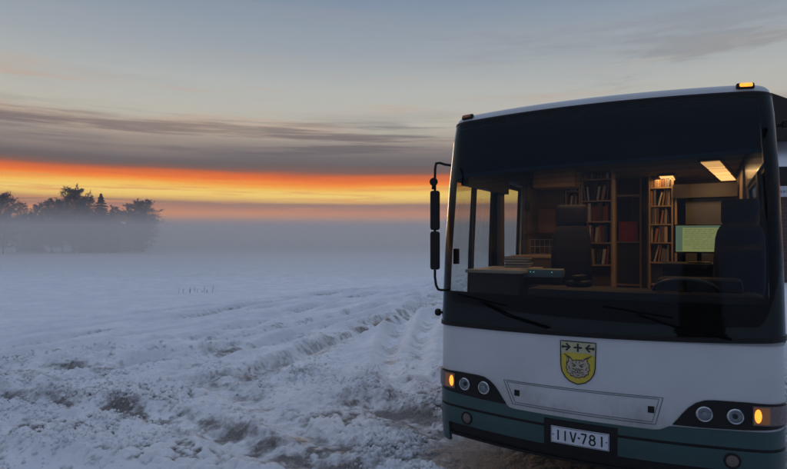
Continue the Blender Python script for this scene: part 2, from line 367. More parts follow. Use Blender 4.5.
VV = np.concatenate(VV); FF = np.concatenate(FF).astype(np.int32); mc = bpy.data.meshes.new('snow_clods')
mc.vertices.add(len(VV)); mc.vertices.foreach_set('co', VV.astype(np.float32).ravel()); mc.loops.add(FF.size); mc.loops.foreach_set('vertex_index', FF.ravel()); mc.polygons.add(len(FF))
mc.polygons.foreach_set('loop_start', np.arange(0, FF.size, 3, dtype=np.int32)); mc.polygons.foreach_set('use_smooth', np.ones(len(FF), bool)); mc.update(calc_edges=True)
ac = mc.attributes.new('slush_shade', 'FLOAT', 'POINT'); ac.data.foreach_set('value', np.repeat(GD[pi_, pj_]*.55, nvi).astype(np.float32)); mc.materials.append(sm_)
clo = bpy.data.objects.new('snow_clods', mc); col.objects.link(clo); tag(clo, 'loose crumbs and clods of snow thrown up beside the ruts', 'snow', kind='stuff')
def gz(x, y): return float(ground_h(np.array([float(x)]), np.array([float(y)]))[0][0])

# ------------------------------------------------------------------ materials
def grime(m, zt, zb, c, amt):
    # road salt and dried spray, thicker towards the sills, with streaky edges
    global nt, N, L
    nt = m.node_tree; N = nt.nodes; L = nt.links; b = N['Principled BSDF']; src = b.inputs['Base Color'].links[0].from_socket
    tco = N.new('ShaderNodeTexCoord').outputs['Object']; sp = N.new('ShaderNodeSeparateXYZ'); L.new(tco, sp.inputs[0])
    a = noise(tco, 2.2, 7, .68, (1, 1, .6)); c2 = noise(tco, 26, 5, .6); ht = smooth(sp.outputs[2], zb, zt, 1., 0.)
    f = mth('MULTIPLY', smooth(mth('ADD', mth('MULTIPLY', a, .8), mth('ADD', mth('MULTIPLY', ht, .45), mth('MULTIPLY', c2, .2))), .62, 1.1), amt)
    L.new(mixc(f, src, tuple(c)+(1,)), b.inputs['Base Color'])
    L.new(mth('ADD', mth('MULTIPLY', f, .5), b.inputs['Roughness'].default_value, clamp=True), b.inputs['Roughness'])
M = dict(
 white=mat('white_paint', lin(194, 197, 200), .32, bump=.03, bscale=3, var=.10, vscale=2.2, coat=.3),
 green=mat('green_paint', (.0035, .050, .052), .35, var=.18, vscale=3, coat=.25, bump=.03, bscale=4),
 black=mat('black_plastic', (.006, .006, .007), .5, var=.2, vscale=9, spec=.25),
 gloss=mat('gloss_black', (.003, .003, .004), .25, spec=.25),
 frit=mat('black_glass_border', (.002, .002, .0025), .8, spec=0),
 tint=mat('blue_tint_film', (.0025, .006, .013), .8, spec=0),
 rubber=mat('rubber', (.018, .018, .018), .85, bump=.3, bscale=30),
 chrome=mat('chrome', (.5, .52, .55), .2, metal=1), bowl=mat('lamp_bowl', (.22, .23, .25), .25, metal=1, bump=.15, bscale=60),
 lens=glassmat('clear_lens', (.85, .88, .9)), steel=mat('steel', (.35, .35, .37), .4, metal=1),
 amber=mat('amber_glow', (.6, .2, .02), .4, emit=(1, .30, .03), estr=1.9, bump=.5, bscale=90),
 amberg=mat('amber_lit_lens', (.25, .11, .05), .3, emit=(1, .34, .06), estr=.05, bump=.3, bscale=80),
 amberl=mat('amber_plastic', (.42, .16, .06), .25, var=.3, vscale=60), indl=mat('indicator_lens', (.15, .11, .11), .22, var=.25, vscale=50, bump=.25, bscale=70),
 redl=mat('red_lens', (.4, .02, .015), .3),
 plate=mat('plate_white', (.62, .65, .72), .4, var=.12, vscale=14), ink=mat('plate_ink', (.006, .006, .01), .5), line=mat('panel_gap', (.13, .135, .15), .8),
 glass=glassmat('window_glass', (.86, .88, .88)), wind=glassmat('windscreen_glass', (.68, .69, .67)),
 wall=mat('interior_panel', (.15, .105, .075), .7, var=.12, vscale=2), dark=mat('dark_panel', (.06, .05, .045), .7, var=.1), ceil=mat('ceiling_panel', (.42, .34, .25), .75, var=.1),
 floor=mat('floor_vinyl', (.07, .06, .055), .6, var=.3, vscale=12), wood=mat('shelf_wood', (.50, .34, .18), .5, var=.2, vscale=7), wood2=mat('brown_wood', (.16, .07, .03), .5, var=.3, vscale=9),
 lamp=mat('lamp_panel', (.8, .6, .35), .5, emit=(1, .52, .17), estr=1.9),
 seat=mat('seat_fabric', (.008, .013, .036), .95, bump=.4, bscale=120, var=.15, vscale=10),
 dash=mat('dashboard_plastic', (.009, .010, .012), .75, bump=.05, bscale=60), desk=mat('light_desk', (.55, .47, .36), .35, var=.08),
)

grime(M['white'], 1.2, .5, (.20, .19, .175), .75); grime(M['green'], 1.0, .3, (.10, .11, .11), .2)
# ------------------------------------------------------------------ the bus body surface
R0 = 4.2; W0 = 1.275; rc = .22
th0 = math.asin((W0-rc)/(R0-rc)); sb = R0*th0; ubs = R0*math.sin(th0); vbs = R0*(1-math.cos(th0)); sc_ = sb+rc*(math.pi/2-th0); V0 = -.2
WP = [(.2, .99), (.5, 1.), (1.3, 1.), (1.9, .992), (2.5, .976), (2.9, .958), (3.04, .947), (3.09, .942), (3.12, .93)]
SP = [(.2, .02), (.5, .0), (.95, .0), (1.3, .01), (1.9, .05), (2.5, .11), (2.9, .16), (3.04, .185), (3.09, .20), (3.12, .24)]
def itp(z, p): return float(np.interp(z, [a for a, b in p], [b for a, b in p]))
def S(s, z, off=0.):
    a = abs(s); g = 1 if s >= 0 else -1
    if a <= sb: th = a/R0; u = R0*math.sin(th); v = R0*(1-math.cos(th))
    elif a <= sc_: th = th0+(a-sb)/rc; u = ubs+rc*(math.sin(th)-math.sin(th0)); v = vbs+rc*(math.cos(th0)-math.cos(th))
    else: th = math.pi/2; u = W0; v = vbs+rc*math.cos(th0)+a-sc_
    u += off*math.sin(th); v -= off*math.cos(th)
    fade = max(0., 1-max(0, a-sc_)/1.0)
    return Vector((g*u*itp(z, WP), v+V0+itp(z, SP)*(fade if a > sc_ else 1), z))
A0 = sc_-(vbs+rc*math.cos(th0)+V0)                    # s on the side = v + A0
def skin(poly, off=0., thick=.02, name='panel', m=None, parent=None, ds=.04, dz=.06, hole=None, smooth_=True):
    """a panel cut to an outline in (s along the skin, z) and bent to the body, with thickness"""
    bm = bmesh.new(); vs = [bm.verts.new((s, z, 0)) for s, z in poly]; f = bm.faces.new(vs)
    if hole:
        h = [bm.verts.new((s, z, 0)) for s, z in hole]
        bm.faces.remove(f)
        ed = [bm.edges.get((vs[k], vs[(k+1) % len(vs)])) or bm.edges.new((vs[k], vs[(k+1) % len(vs)])) for k in range(len(vs))]
        ed += [bm.edges.new((h[k], h[(k+1) % len(h)])) for k in range(len(h))]
        bmesh.ops.triangle_fill(bm, edges=ed, use_beauty=True)
    bmesh.ops.triangulate(bm, faces=bm.faces[:])
    s0, s1 = min(p[0] for p in poly), max(p[0] for p in poly); z0, z1 = min(p[1] for p in poly), max(p[1] for p in poly)
    cuts = [c for c in np.arange(-1.44, 1.45, ds) if s0 < c < s1]
    cuts += [c for c in np.arange(1.6, 15, .5) if s0 < c < s1]+[-c for c in np.arange(1.6, 15, .5) if s0 < -c < s1]
    for c in cuts: bmesh.ops.bisect_plane(bm, geom=bm.verts[:]+bm.edges[:]+bm.faces[:], plane_co=(c, 0, 0), plane_no=(1, 0, 0), dist=1e-5)
    for c in sorted(set([q for q in np.arange(.2, 3.2, dz)]+[.5, .95, 1.3, 1.9, 2.5, 2.9, 3.04, 3.09])):
        if z0 < c < z1: bmesh.ops.bisect_plane(bm, geom=bm.verts[:]+bm.edges[:]+bm.faces[:], plane_co=(0, c, 0), plane_no=(0, 1, 0), dist=1e-5)
    bmesh.ops.remove_doubles(bm, verts=bm.verts[:], dist=1e-5); bmesh.ops.recalc_face_normals(bm, faces=bm.faces[:])
    bm.verts.index_update(); n = len(bm.verts); raw = [v.co.copy() for v in bm.verts]
    outer = [S(p.x, p.y, off) for p in raw]; fs = []
    for f in bm.faces:
        ids = [v.index for v in f.verts]; a, b_, c = raw[ids[0]], raw[ids[1]], raw[ids[2]]
        if (b_-a).cross(c-a).z < 0: ids = ids[::-1]
        fs.append(tuple(ids))
    if thick:
        inner = [S(p.x, p.y, off-thick) for p in raw]; base = list(fs)
        edges = {}
        for f in base:
            for k in range(len(f)): edges[(f[k], f[(k+1) % len(f)])] = 1
        for f in base: fs.append(tuple(i+n for i in f[::-1]))
        for (a, b_) in list(edges):
            if (b_, a) not in edges: fs.append((b_, a, a+n, b_+n))
        outer = outer+inner
    bm.free(); mb = MB(); mb.v = [tuple(p) for p in outer]; mb.f = fs
    return mb.build(name, m, parent, smooth_) if name else mb
def rect(s0, s1, z0, z1): return [(s0, z0), (s1, z0), (s1, z1), (s0, z1)]
def mir(p): return [(-s, z) for s, z in p][::-1]
def circ(cs, cz, r, n=28, ry=None): return [(cs+r*math.cos(2*math.pi*k/n), cz+(ry or r)*math.sin(2*math.pi*k/n)) for k in range(n)]
def ribbon(pts, wd, closed=False):
    P = [Vector(p) for p in pts]; n = len(P); Lf = []; Rt = []
    for k in range(n):
        a = P[(k-1) % n] if (closed or k > 0) else P[k]; c = P[(k+1) % n] if (closed or k < n-1) else P[k]
        d = (c-a).normalized(); nn = Vector((-d.y, d.x)); Lf.append(P[k]+nn*wd/2); Rt.append(P[k]-nn*wd/2)
    return Lf, Rt
def strokes(lines, wd, off, thick, name, m, parent):
    """several painted or cut lines as one mesh; each line = (points, closed)"""
    mb = MB()
    for pts, closed in lines:
        # resample so the line follows the bent skin
        Q = []; n = len(pts)
        for k in range(n if closed else n-1):
            a = Vector(pts[k]); b_ = Vector(pts[(k+1) % n]); q = max(1, int((b_-a).length/.05))
            for t in range(q): Q.append(tuple(a.lerp(b_, t/q)))
        if not closed: Q.append(pts[-1])
        Lf, Rt = ribbon(Q, wd, closed); n = len(Q)
        vs = [S(p.x, p.y, off) for p in Lf]+[S(p.x, p.y, off) for p in Rt]+[S(p.x, p.y, off-thick) for p in Lf]+[S(p.x, p.y, off-thick) for p in Rt]
        fs = []
        for k in range(n if closed else n-1):
            a, b_ = k, (k+1) % n
            fs += [(a, a+n, b_+n, b_), (a, b_, b_+2*n, a+2*n), (a+n, a+3*n, b_+3*n, b_+n)]
        mb.add(vs, fs)
    return mb.build(name, m, parent)

BO = Vector((1.502, 4.394, 0)); BR = R_(-29)
bus = empty('mobile_library_bus', 'white and dark green mobile library bus parked on the rutted snow with lit bookshelves inside', 'bus', BO, BR)
LEN = 11.6; ZF = .95; ZC = 2.88
SE = LEN+A0
def hp(t): return t
# lower white body: front wrap and sides
BL = [(-sc_-.02, 1.258), (-.66, 1.268), (.2, 1.281), (.95, 1.298), (sc_+.02, 1.316)]
skin([(-sc_-.02, .55), (sc_+.02, .55)]+[(s, z+.012) for s, z in BL][::-1], 0, .03, 'front_panel', M['white'], bus)
for sg in (-1, 1):
    q = lambda a, b_, z0, z1: rect(a, b_, z0, z1) if sg > 0 else rect(-b_, -a, z0, z1)
    dv = 1.42 if sg < 0 else .0                      # the door fills the front of the near side
    if sg > 0:
        skin(q(sc_+.021, SE, .66, 1.28), 0, .03, 'side_panel', M['white'], bus)
        skin(q(sc_+.03, SE, .3, .658), .004, .03, 'side_skirt', M['green'], bus)
        wins = [(.33, 1.35), (1.55, 3.0), (5.2, 6.6), (8.6, 10.)]; zb, zt = 1.3, 2.6
    else:
        skin(q(1.40+A0, SE, .66, 1.1), 0, .03, 'side_panel', M['white'], bus)
        skin(q(1.40+A0, SE, .3, .658), .004, .03, 'side_skirt', M['green'], bus)
        wins = [(.14, 1.36), (1.50, 2.36), (6.0, 7.4)]; zb, zt = 1.1, 2.64
    lo = 1.28 if sg > 0 else 1.1
    # pillars and infill between the window openings
    xs = [.10]+[x for wv in wins for x in wv]+[LEN]
    for k in range(0, len(xs), 2):
        if xs[k+1]-xs[k] > .01: skin(q(xs[k]+A0, xs[k+1]+A0, lo+.001, zt), 0, .05, 'window_pillar' if xs[k+1]-xs[k] < .5 else 'side_panel', M['black'] if k < 4 else M['white'], bus)
    skin(q(sc_+.03, SE, zt+.001, 3.04), 0, .05, 'upper_side_panel', M['white'], bus)
    for k, (a, b_) in enumerate(wins):
        if sg < 0 and k == 0: continue
        f = skin(q(a+A0+.001, b_+A0-.001, lo+.002, zt-.001), .004, .03, 'side_window', M['black'], bus,
                 hole=q(a+A0+.04, b_+A0-.04, lo+.05, zt-.04))
        skin(q(a+A0+.035, b_+A0-.035, lo+.045, zt-.035), -.006, 0, 'pane', M['glass'], f)
# passenger door with two glazed leaves
for a, b_ in ((.14, .74), (.75, 1.36)):
    q = lambda a, b_, z0, z1: rect(-b_-A0, -a-A0, z0, z1)
    d = skin(q(a, b_, .34, 2.62), .006, .035, 'door_leaf', M['black'], bus, hole=q(a+.035, b_-.035, .7, 2.54))
    skin(q(a+.03, b_-.03, .69, 2.53), -.006, 0, 'pane', M['glass'], d)
dh = MB(); dh.tube([(-1.205, .62, 1.55), (-1.18, .61, 1.56), (-1.175, .60, 2.45)], .007); dh.build('grab_rail', M['dark'], bus, True)
MB().rbox(-1.235, -1.20, .26, .33, 1.78, 1.92, .005).build('door_control_box', M['black'], bus)
# rear
MB().rbox(-1.25, 1.25, LEN-.02, LEN+.03, .35, 3.04, .01).build('rear_panel', M['white'], bus)
# roof shell
rf = MB(); ns = 120; svals = list(np.linspace(-sc_, sc_, ns)); svals = [-SE]+list(np.linspace(-SE+.5, -sc_-.4, 8))+svals+list(np.linspace(sc_+.4, SE-.5, 8))+[SE]
levels = [(3.042, 0), (3.075, 0), (3.098, .012), (3.113, .035), (3.12, .08)]
n = len(svals)
for z, ins in levels: rf.v += [tuple(S(s, z, -ins)) for s in svals]
for k in range(len(levels)-1):
    for i in range(n-1): rf.f.append((k*n+i, k*n+i+1, (k+1)*n+i+1, (k+1)*n+i))
top = (len(levels)-1)*n
for i in range(n//2): rf.f.append((top+i, top+i+1, top+n-2-i, top+n-1-i)) if top+i+1 < top+n-2-i else None
rf.build('roof', M['white'], bus, True)
# green bumper band under the white tongue
tongue = [(-sc_-.02, .70), (-.64, .70), (-.60, .685), (-.575, .668), (-.53, .662), (.47, .662), (.52, .668), (.555, .685), (.585, .70), (sc_+.02, .715)]
skin([(-sc_-.02, .595)]+[(sc_+.02, .595)]+tongue[::-1], .006, .03, 'bumper_trim', M['green'], bus)
bmp = skin(rect(-sc_-.02, sc_+.02, .438, .574), .008, .03, 'bumper', M['green'], bus)
for sg in (-1, 1): skin(rect(1.165, sc_+.02, .27, .4375) if sg > 0 else rect(-sc_-.02, -1.165, .27, .4375), .008, .03, 'bumper_corner', M['green'], bmp)
skin(rect(-sc_-.015, sc_+.015, .572, .600), .003, .03, 'bumper_gap', M['black'], bus)
skin(rect(-1.165, 1.165, .345, .436), -.012, .03, 'lower_grille', M['black'], bus)
skin(rect(-1.16, 1.16, .33, .352), .004, .10, 'spoiler_lip', M['black'], bus)
# windscreen with its black border and the tinted upper band
ws = skin(rect(-1.36, 1.36, 1.283, 3.035), .012, 0, 'windscreen', M['wind'], bus, ds=.03)
skin(rect(-sc_-.03, sc_+.03, 1.283, 3.037), -.002, .012, 'windscreen_border', M['frit'], ws,
     hole=[(-1.27, 1.56), (1.205, 1.56), (1.215, 1.62), (1.215, 2.99), (-1.26, 2.99), (-1.28, 2.9), (-1.28, 1.62)])
lb = [(s, 2.565+.03*(s/1.2)**2*(1 if s > 0 else -.2)+.012*s) for s in np.linspace(-1.27, 1.21, 18)]
skin(lb+[(1.21, 2.985), (-1.27, 2.985)], -.022, .012, 'tinted_upper_band', M['tint'], ws)
fade = mat('tint_edge', (.008, .020, .036), .8, spec=0)
strokes([([(s, z+.014) for s, z in lb], False)], .030, -.019, .002, 'band_edge', fade, ws)
def tintmat(name, c):
    m = bpy.data.materials.new(name); m.use_nodes = True; t = m.node_tree; t.nodes.clear(); o = t.nodes.new('ShaderNodeOutputMaterial'); tr = t.nodes.new('ShaderNodeBsdfTransparent')
    tr.inputs[0].default_value = c; t.links.new(tr.outputs[0], o.inputs[0]); return m
for k_, (d_, c_) in enumerate(((.020, .30), (.060, .55), (.100, .8))):
    strokes([([(s, z-d_) for s, z in lb], False)], .0398, -.022, 0, 'tint_fade', tintmat('tint_fade_%s' % ('dark', 'mid', 'pale')[k_], (c_*.92, c_*.97, c_, 1)), ws)
skin(BL+[(s, z+.034) for s, z in BL][::-1], .016, .02, 'windscreen_seal', M['black'], bus)
skin(rect(-1.40, 1.40, 3.028, 3.046), .014, .02, 'windscreen_top_seal', M['black'], bus)
# corner posts
for sg in (-1, 1):
    p = rect(1.362, sc_+.02, 1.295, 3.025); skin(p if sg > 0 else mir(p), .010, .03, 'corner_post', M['gloss'], bus)

# headlight clusters
HP = [(1.41, .735), (1.41, .872), (1.33, .884), (1.05, .896), (.86, .896), (.80, .89), (.745, .868), (.70, .832), (.66, .785), (.632, .745), (.605, .712), (.60, .703), (.8, .703), (1.05, .71), (1.25, .722)]
HP = HP[::-1] if False else HP
def orient(poly):
    a = sum(p[0]*q[1]-q[0]*p[1] for p, q in zip(poly, poly[1:]+poly[:1])); return poly if a > 0 else poly[::-1]
def onskin(s, z, off=0.):
    p = S(s, z, off); e = 1e-3; tu = (S(s+e, z, off)-S(s-e, z, off)).normalized(); tz = (S(s, z+e, off)-S(s, z-e, off)).normalized()
    nn = tu.cross(tz).normalized(); return Matrix(((tu.x, tz.x, nn.x, p.x), (tu.y, tz.y, nn.y, p.y), (tu.z, tz.z, nn.z, p.z), (0, 0, 0, 1)))
for sg in (-1, 1):
    dz_ = .012*sg-.002; P = orient([(s*sg, z+dz_) for s, z in HP])
    hc = skin(P, .010, .012, 'headlight_cluster', M['gloss'], bus)
    for cs in (.795, .982):
        mt = onskin(cs*sg, .80+dz_*.8, .010) @ Matrix.Diagonal((.86, .86, 1, 1))
        hl = MB().lathe([(.060, 0), (.062, .010), (.056, .016), (.049, .013), (.047, -.002)], 36, mt, cap=False).build('headlight', M['chrome'], hc, True)
        MB().lathe([(.048, .002), (.040, -.0005), (.020, -.004), (.0015, -.005)] if False else [(.048, .004), (.036, .0022), (.018, .001), (.002, .0008)], 30, mt, cap=False).build('reflector', M['bowl'], hl, True)
        MB().lathe([(.019, .0015), (.019, .008), (.012, .012), (.002, .0125)], 20, mt).build('bulb_shield', M['black'] if cs > .9 else M['steel'], hl, True)
        MB().lathe([(.050, .010), (.036, .0165), (.018, .020), (.001, .021)], 30, mt, cap=False).build('lens', M['lens'], hl, True)
    ind = skin(orient([(1.085*sg, .748+dz_), (1.385*sg, .748+dz_), (1.385*sg, .870+dz_), (1.20*sg, .877+dz_), (1.085*sg, .877+dz_)]), .020, .012, 'turn_signal', M['indl'], hc)
    skin(orient([(1.092*sg, .757+dz_), (1.185*sg, .757+dz_), (1.185*sg, .868+dz_), (1.092*sg, .870+dz_)]), .0215, .001, 'lit_lens', M['amberg'], ind)
    gl = MB(); mt = onskin(1.116*sg, .812+dz_, .0215); gl.lathe([(.004, .011), (.014, .010), (.021, .004), (.023, 0)][::-1], 20, mt @ Matrix.Diagonal((.95, 2.0, 1, 1))); gl.build('lit_bulb', M['amber'], ind, True)
    # fog light
    mt = onskin(.965*sg, .505, .008)
    fo = MB().lathe([(.052, 0), (.054, .006), (.046, .010), (.040, .006)], 30, mt, cap=False).build('fog_light', M['black'], bus, True)
    MB().lathe([(.041, .003), (.03, .007), (.001, .009)], 24, mt, cap=False).build('lens', M['indl'], fo, True)
    # roof marker light
    mt = onskin(1.12*sg, 3.085, 0)
    mk = MB().rbox(-.058, .058, -.021, .021, -.01, .02, .012, mt).build('marker_light', M['black'], bus, True)
    MB().rbox(-.042, .042, -.013, .013, .012, .032, .010, mt).build('lens', M['amber'] if sg > 0 else M['amberl'], mk, True)
    if sg < 0: mk['label'] = 'unlit amber marker light at the roof corner'
# small amber lens pip at far corner of roof
# front hatch: gap lines, latches
hs = strokes([([(-.622, .880), (.54, .893), (.492, .700), (-.545, .700)], True)], .005, .003, .006, 'hatch_gap', M['line'], bus)
strokes([([(-.595, .868), (.515, .880), (.472, .716), (-.525, .716)], True)], .004, .003, .006, 'hatch_crease', M['line'], bus)
for s_, z_ in ((-.508, .792), (.463, .802)):
    MB().rbox(-.021, .021, -.023, .023, -.005, .006, .003, onskin(s_, z_, .001)).build('hatch_latch', M['black'], bus)
# licence plate
pc = -.021
pb = skin(rect(-.285, .243, .432, .640), .012, .02, 'plate_holder', M['black'], bus)
pl = skin(rect(pc-.208, pc+.208, .468, .592), .020, .006, 'licence_plate', M['plate'], pb)
strokes([([(pc-.203, .473), (pc+.203, .473), (pc+.203, .587), (pc-.203, .587)], True)], .003, .0215, .002, 'plate_rim', M['ink'], pl)
def glyph(ch, x, z, h, wd):
    X_ = lambda a: x+a*wd; Z_ = lambda a: z+a*h
    if ch == 'I': return [([(X_(.5), Z_(0)), (X_(.5), Z_(1))], False)]
    if ch == '1': return [([(X_(.5), Z_(0)), (X_(.5), Z_(1))], False), ([(X_(.5), Z_(.95)), (X_(.36), Z_(.86))], False)]
    if ch == 'V': return [([(X_(0), Z_(1)), (X_(.48), Z_(0))], False), ([(X_(.52), Z_(0)), (X_(1), Z_(1))], False)]
    if ch == '-': return [([(X_(.3), Z_(.5)), (X_(.7), Z_(.5))], False)]
    if ch == '7': return [([(X_(0), Z_(.95)), (X_(1), Z_(.95))], False), ([(X_(.95), Z_(.93)), (X_(.35), Z_(0))], False)]
    if ch == '8': return [([(X_(.5)+.40*wd*math.cos(t), Z_(.74)+.22*h*math.sin(t)) for t in np.linspace(0, 2*math.pi, 17)[:-1]], True),
                          ([(X_(.5)+.48*wd*math.cos(t), Z_(.27)+.26*h*math.sin(t)) for t in np.linspace(0, 2*math.pi, 17)[:-1]], True)]
for ch, x in (('I', -.174), ('I', -.122), ('V', -.064), ('-', -.022), ('7', .012), ('8', .072), ('1', .138)):
    strokes(glyph(ch, pc+x, .492, .076, .040), .0115, .0218, .0015, 'plate_character', M['ink'], pl)
for x in (-.19, .19): MB().lathe([(.005, .002), (.004, .0045), (.001, .005)], 12, onskin(pc+x, .53, .020)).build('plate_bolt', M['ink'], pl)

# coat of arms
sc0 = -.035
yel = mat('crest_yellow', (.55, .43, .035), .4, var=.08, vscale=20); sil = mat('crest_pale_yellow', (.42, .40, .24), .4); fur = mat('crest_fur', (.42, .36, .26), .5, var=.2, vscale=60)
def C_(p): return (sc0+p[0], 1.085+p[1])
sh = [(-.128, .155), (-.124, -.03), (-.115, -.075), (-.09, -.115), (-.055, -.143), (0, -.160), (.055, -.143), (.09, -.115), (.115, -.075), (.124, -.03), (.128, .155)]
cr = skin(orient([C_(p) for p in sh]), .004, .003, 'coat_of_arms', yel, bus)
skin(orient([C_(p) for p in [(-.126, .153), (-.1255, .055), (-.06, .075), (0, .068), (.06, .075), (.1255, .055), (.126, .153)]]), .006, .002, 'crest_chief', sil, cr)
strokes([([C_(p) for p in sh], True)], .007, .008, .003, 'crest_outline', M['ink'], cr)
ar = []
for x0, d in ((-.085, 1), (.085, -1)):
    ar += [([C_((x0-.026*d, .112)), C_((x0+.022*d, .112))], False), ([C_((x0-.002*d, .138)), C_((x0+.028*d, .112)), C_((x0-.002*d, .086))], False),
           ([C_((x0-.026*d, .122)), C_((x0-.026*d, .102))], False)]
ar += [([C_((-.030, .112)), C_((.030, .112))], False), ([C_((0, .082)), C_((0, .142))], False)]
strokes(ar, .013, .008, .003, 'crest_arrows_and_cross', M['ink'], cr)
for p0, p1 in (((-.030, .102), (-.030, .122)), ((.030, .102), (.030, .122)), ((-.010, .142), (.010, .142)), ((-.010, .082), (.010, .082))):
    pass
head = [(-.075, -.055), (-.088, -.045), (-.078, -.028), (-.084, -.008), (-.070, .004), (-.066, .028), (-.082, .046), (-.060, .040), (-.036, .012), (-.015, .020), (.015, .020), (.036, .012),
        (.060, .040), (.082, .046), (.066, .028), (.070, .004), (.084, -.008), (.078, -.028), (.088, -.045), (.072, -.058), (.078, -.078), (.055, -.082), (.050, -.102), (.028, -.098), (.012, -.112), (0, -.105),
        (-.012, -.112), (-.028, -.098), (-.050, -.102), (-.055, -.082), (-.078, -.078)]
lx = skin(orient([C_(p) for p in head]), .0075, .0025, 'lynx_head', fur, cr)
ln = [([C_(p) for p in head], True)]
for d in (-1, 1):
    ln += [([C_((.052*d, .030)), C_((.078*d, .046)), C_((.098*d, .058))], False), ([C_((.012*d, -.020)), C_((.032*d, -.010)), (C_((.044*d, -.004)))], False),
           ([C_((.016*d, -.027)), C_((.028*d, -.020)), C_((.040*d, -.024)), C_((.028*d, -.031))], True), ([C_((.010*d, -.052)), C_((.024*d, -.072)), C_((.044*d, -.066))], False), ([C_((.014*d, -.050)), C_((.040*d, -.046))], False),
           ([C_((.030*d, -.085)), C_((.045*d, -.078))], False), ([C_((.058*d, -.05)), C_((.066*d, -.03))], False), ([C_((.010*d, .012)), C_((.012*d, -.002))], False)]
ln += [([C_((-.012, -.044)), C_((.012, -.044)), C_((0, -.058))], True), ([C_((0, -.058)), C_((0, -.07)), C_((-.018, -.078))], False), ([C_((0, -.07)), C_((.018, -.078))], False), ([C_((-.014, -.092)), C_((.014, -.092))], False)]
strokes(ln, .0048, .0095, .003, 'lynx_markings', M['ink'], cr)

# wipers, parked low across the dark border
for s0, s1, z0, z1 in ((-.25, -1.02, 1.33, 1.52), (.95, .18, 1.33, 1.50)):
    wp = MB(); P = lambda s_, z_, o: tuple(S(s_, z_, o))
    wp.tube([P(s0, z0, .02), P(s0, z0, .05), P((s0*.6+s1*.4), z0+(z1-z0)*.35, .055), P(s1*.75+s0*.25, z1-.03, .035)], .008)
    wa = wp.build('wiper_arm', M['frit'], bus, True)
    MB().tube([P(s1+(s0-s1)*t, z1+.01-.10*t, .022) for t in np.linspace(-.05, .55, 14)], .006).build('wiper_blade', M['frit'], wa, True)
# knob low on the corner
kb = MB().tube([S(-1.38, 1.345, .0), S(-1.38, 1.345, .035)], .012, 12)
kb.lathe([(.030, 0), (.033, .01), (.033, .03), (.026, .04)], 18, Matrix.Translation(S(-1.38, 1.345, .04)) @ Matrix.Rotation(R_(-90), 4, 'Y')); kb.build('mirror_pivot', M['black'], bus, True)
# mirrors: near side, two tall heads and a small round one on a hoop
am = [(-1.15, .02, 2.652), (-1.20, -.01, 2.66), (-1.23, -.04, 2.672), (-1.25, -.08, 2.665), (-1.25, -.10, 2.62), (-1.252, -.10, 2.55), (-1.252, -.10, 1.68), (-1.246, -.09, 1.61), (-1.245, -.05, 1.57), (-1.235, .0, 1.56), (-1.20, .04, 1.56)]
ma = MB().tube(am, .011, 10).build('mirror_arm', M['black'], bus, True)
def mhead(parent, u, v, z0, z1, wd, dp, rz=0):
    mt = Matrix.Translation((u, v, 0)) @ Matrix.Rotation(rz, 4, 'Z')
    h = MB().rbox(-wd/2, wd/2, -dp/2, dp/2, z0, z1, min(wd, dp)*.36, mt, 4).build('mirror_housing', M['black'], parent, True)
    MB().rbox(-wd/2+.014, wd/2-.014, dp/2-.002, dp/2+.004, z0+.02, z1-.02, .002, mt).build('mirror_glass', M['chrome'], h, True)
    return h
mhead(ma, -1.244, -.115, 2.085, 2.425, .082, .07, R_(20)); mhead(ma, -1.244, -.115, 1.745, 2.075, .082, .07, R_(20))
sm2 = MB().lathe([(.005, -.02), (.028, -.018), (.036, 0), (.034, .014), (.015, .02)], 20, Matrix.Translation((-1.250, -.13, 2.50)) @ Matrix.Rotation(R_(90), 4, 'X') @ Matrix.Rotation(R_(20), 4, 'Y')).build('small_round_mirror', M['black'], ma, True)
MB().tube([(-1.268, -.11, 2.44), (-1.26, -.12, 2.47), (-1.250, -.13, 2.50)], .012).build('mirror_bracket', M['black'], ma, True)
# off side arm reaching out to the mirror just outside the frame
ar2 = MB().tube([(1.235, .15, 2.79), (1.30, .10, 2.79), (1.42, .02, 2.80), (1.62, -.10, 2.80), (1.66, -.12, 2.76), (1.66, -.12, 2.66)], .015, 10)
ar2.lathe([(.024, -.03), (.032, -.01), (.032, .02), (.02, .03)], 16, Matrix.Translation((1.285, .11, 2.79))); ma2 = ar2.build('mirror_arm', M['black'], bus, True)
mhead(ma2, 1.66, -.12, 2.25, 2.64, .20, .09, R_(-12))
# wheels
for sg in (-1, 1):
    for v_ in (2.65, 8.5):
        mt = Matrix.Translation((sg*1.02, v_, .48)) @ Matrix.Rotation(R_(90)*sg, 4, 'Y')
        wh = MB().lathe([(.29, -.13), (.44, -.14), (.48, -.11), (.485, 0), (.48, .11), (.44, .14), (.29, .13)], 40, mt, False).build('wheel', M['rubber'], bus, True)
        MB().lathe([(.292, .10), (.27, .12), (.25, .06), (.12, .05), (.10, .10), (.02, .11)], 32, mt).build('rim', M['steel'], wh, True)
MB().box(-1.15, 1.15, .5, 11.3, .58, .66).build('chassis', M['black'], bus)

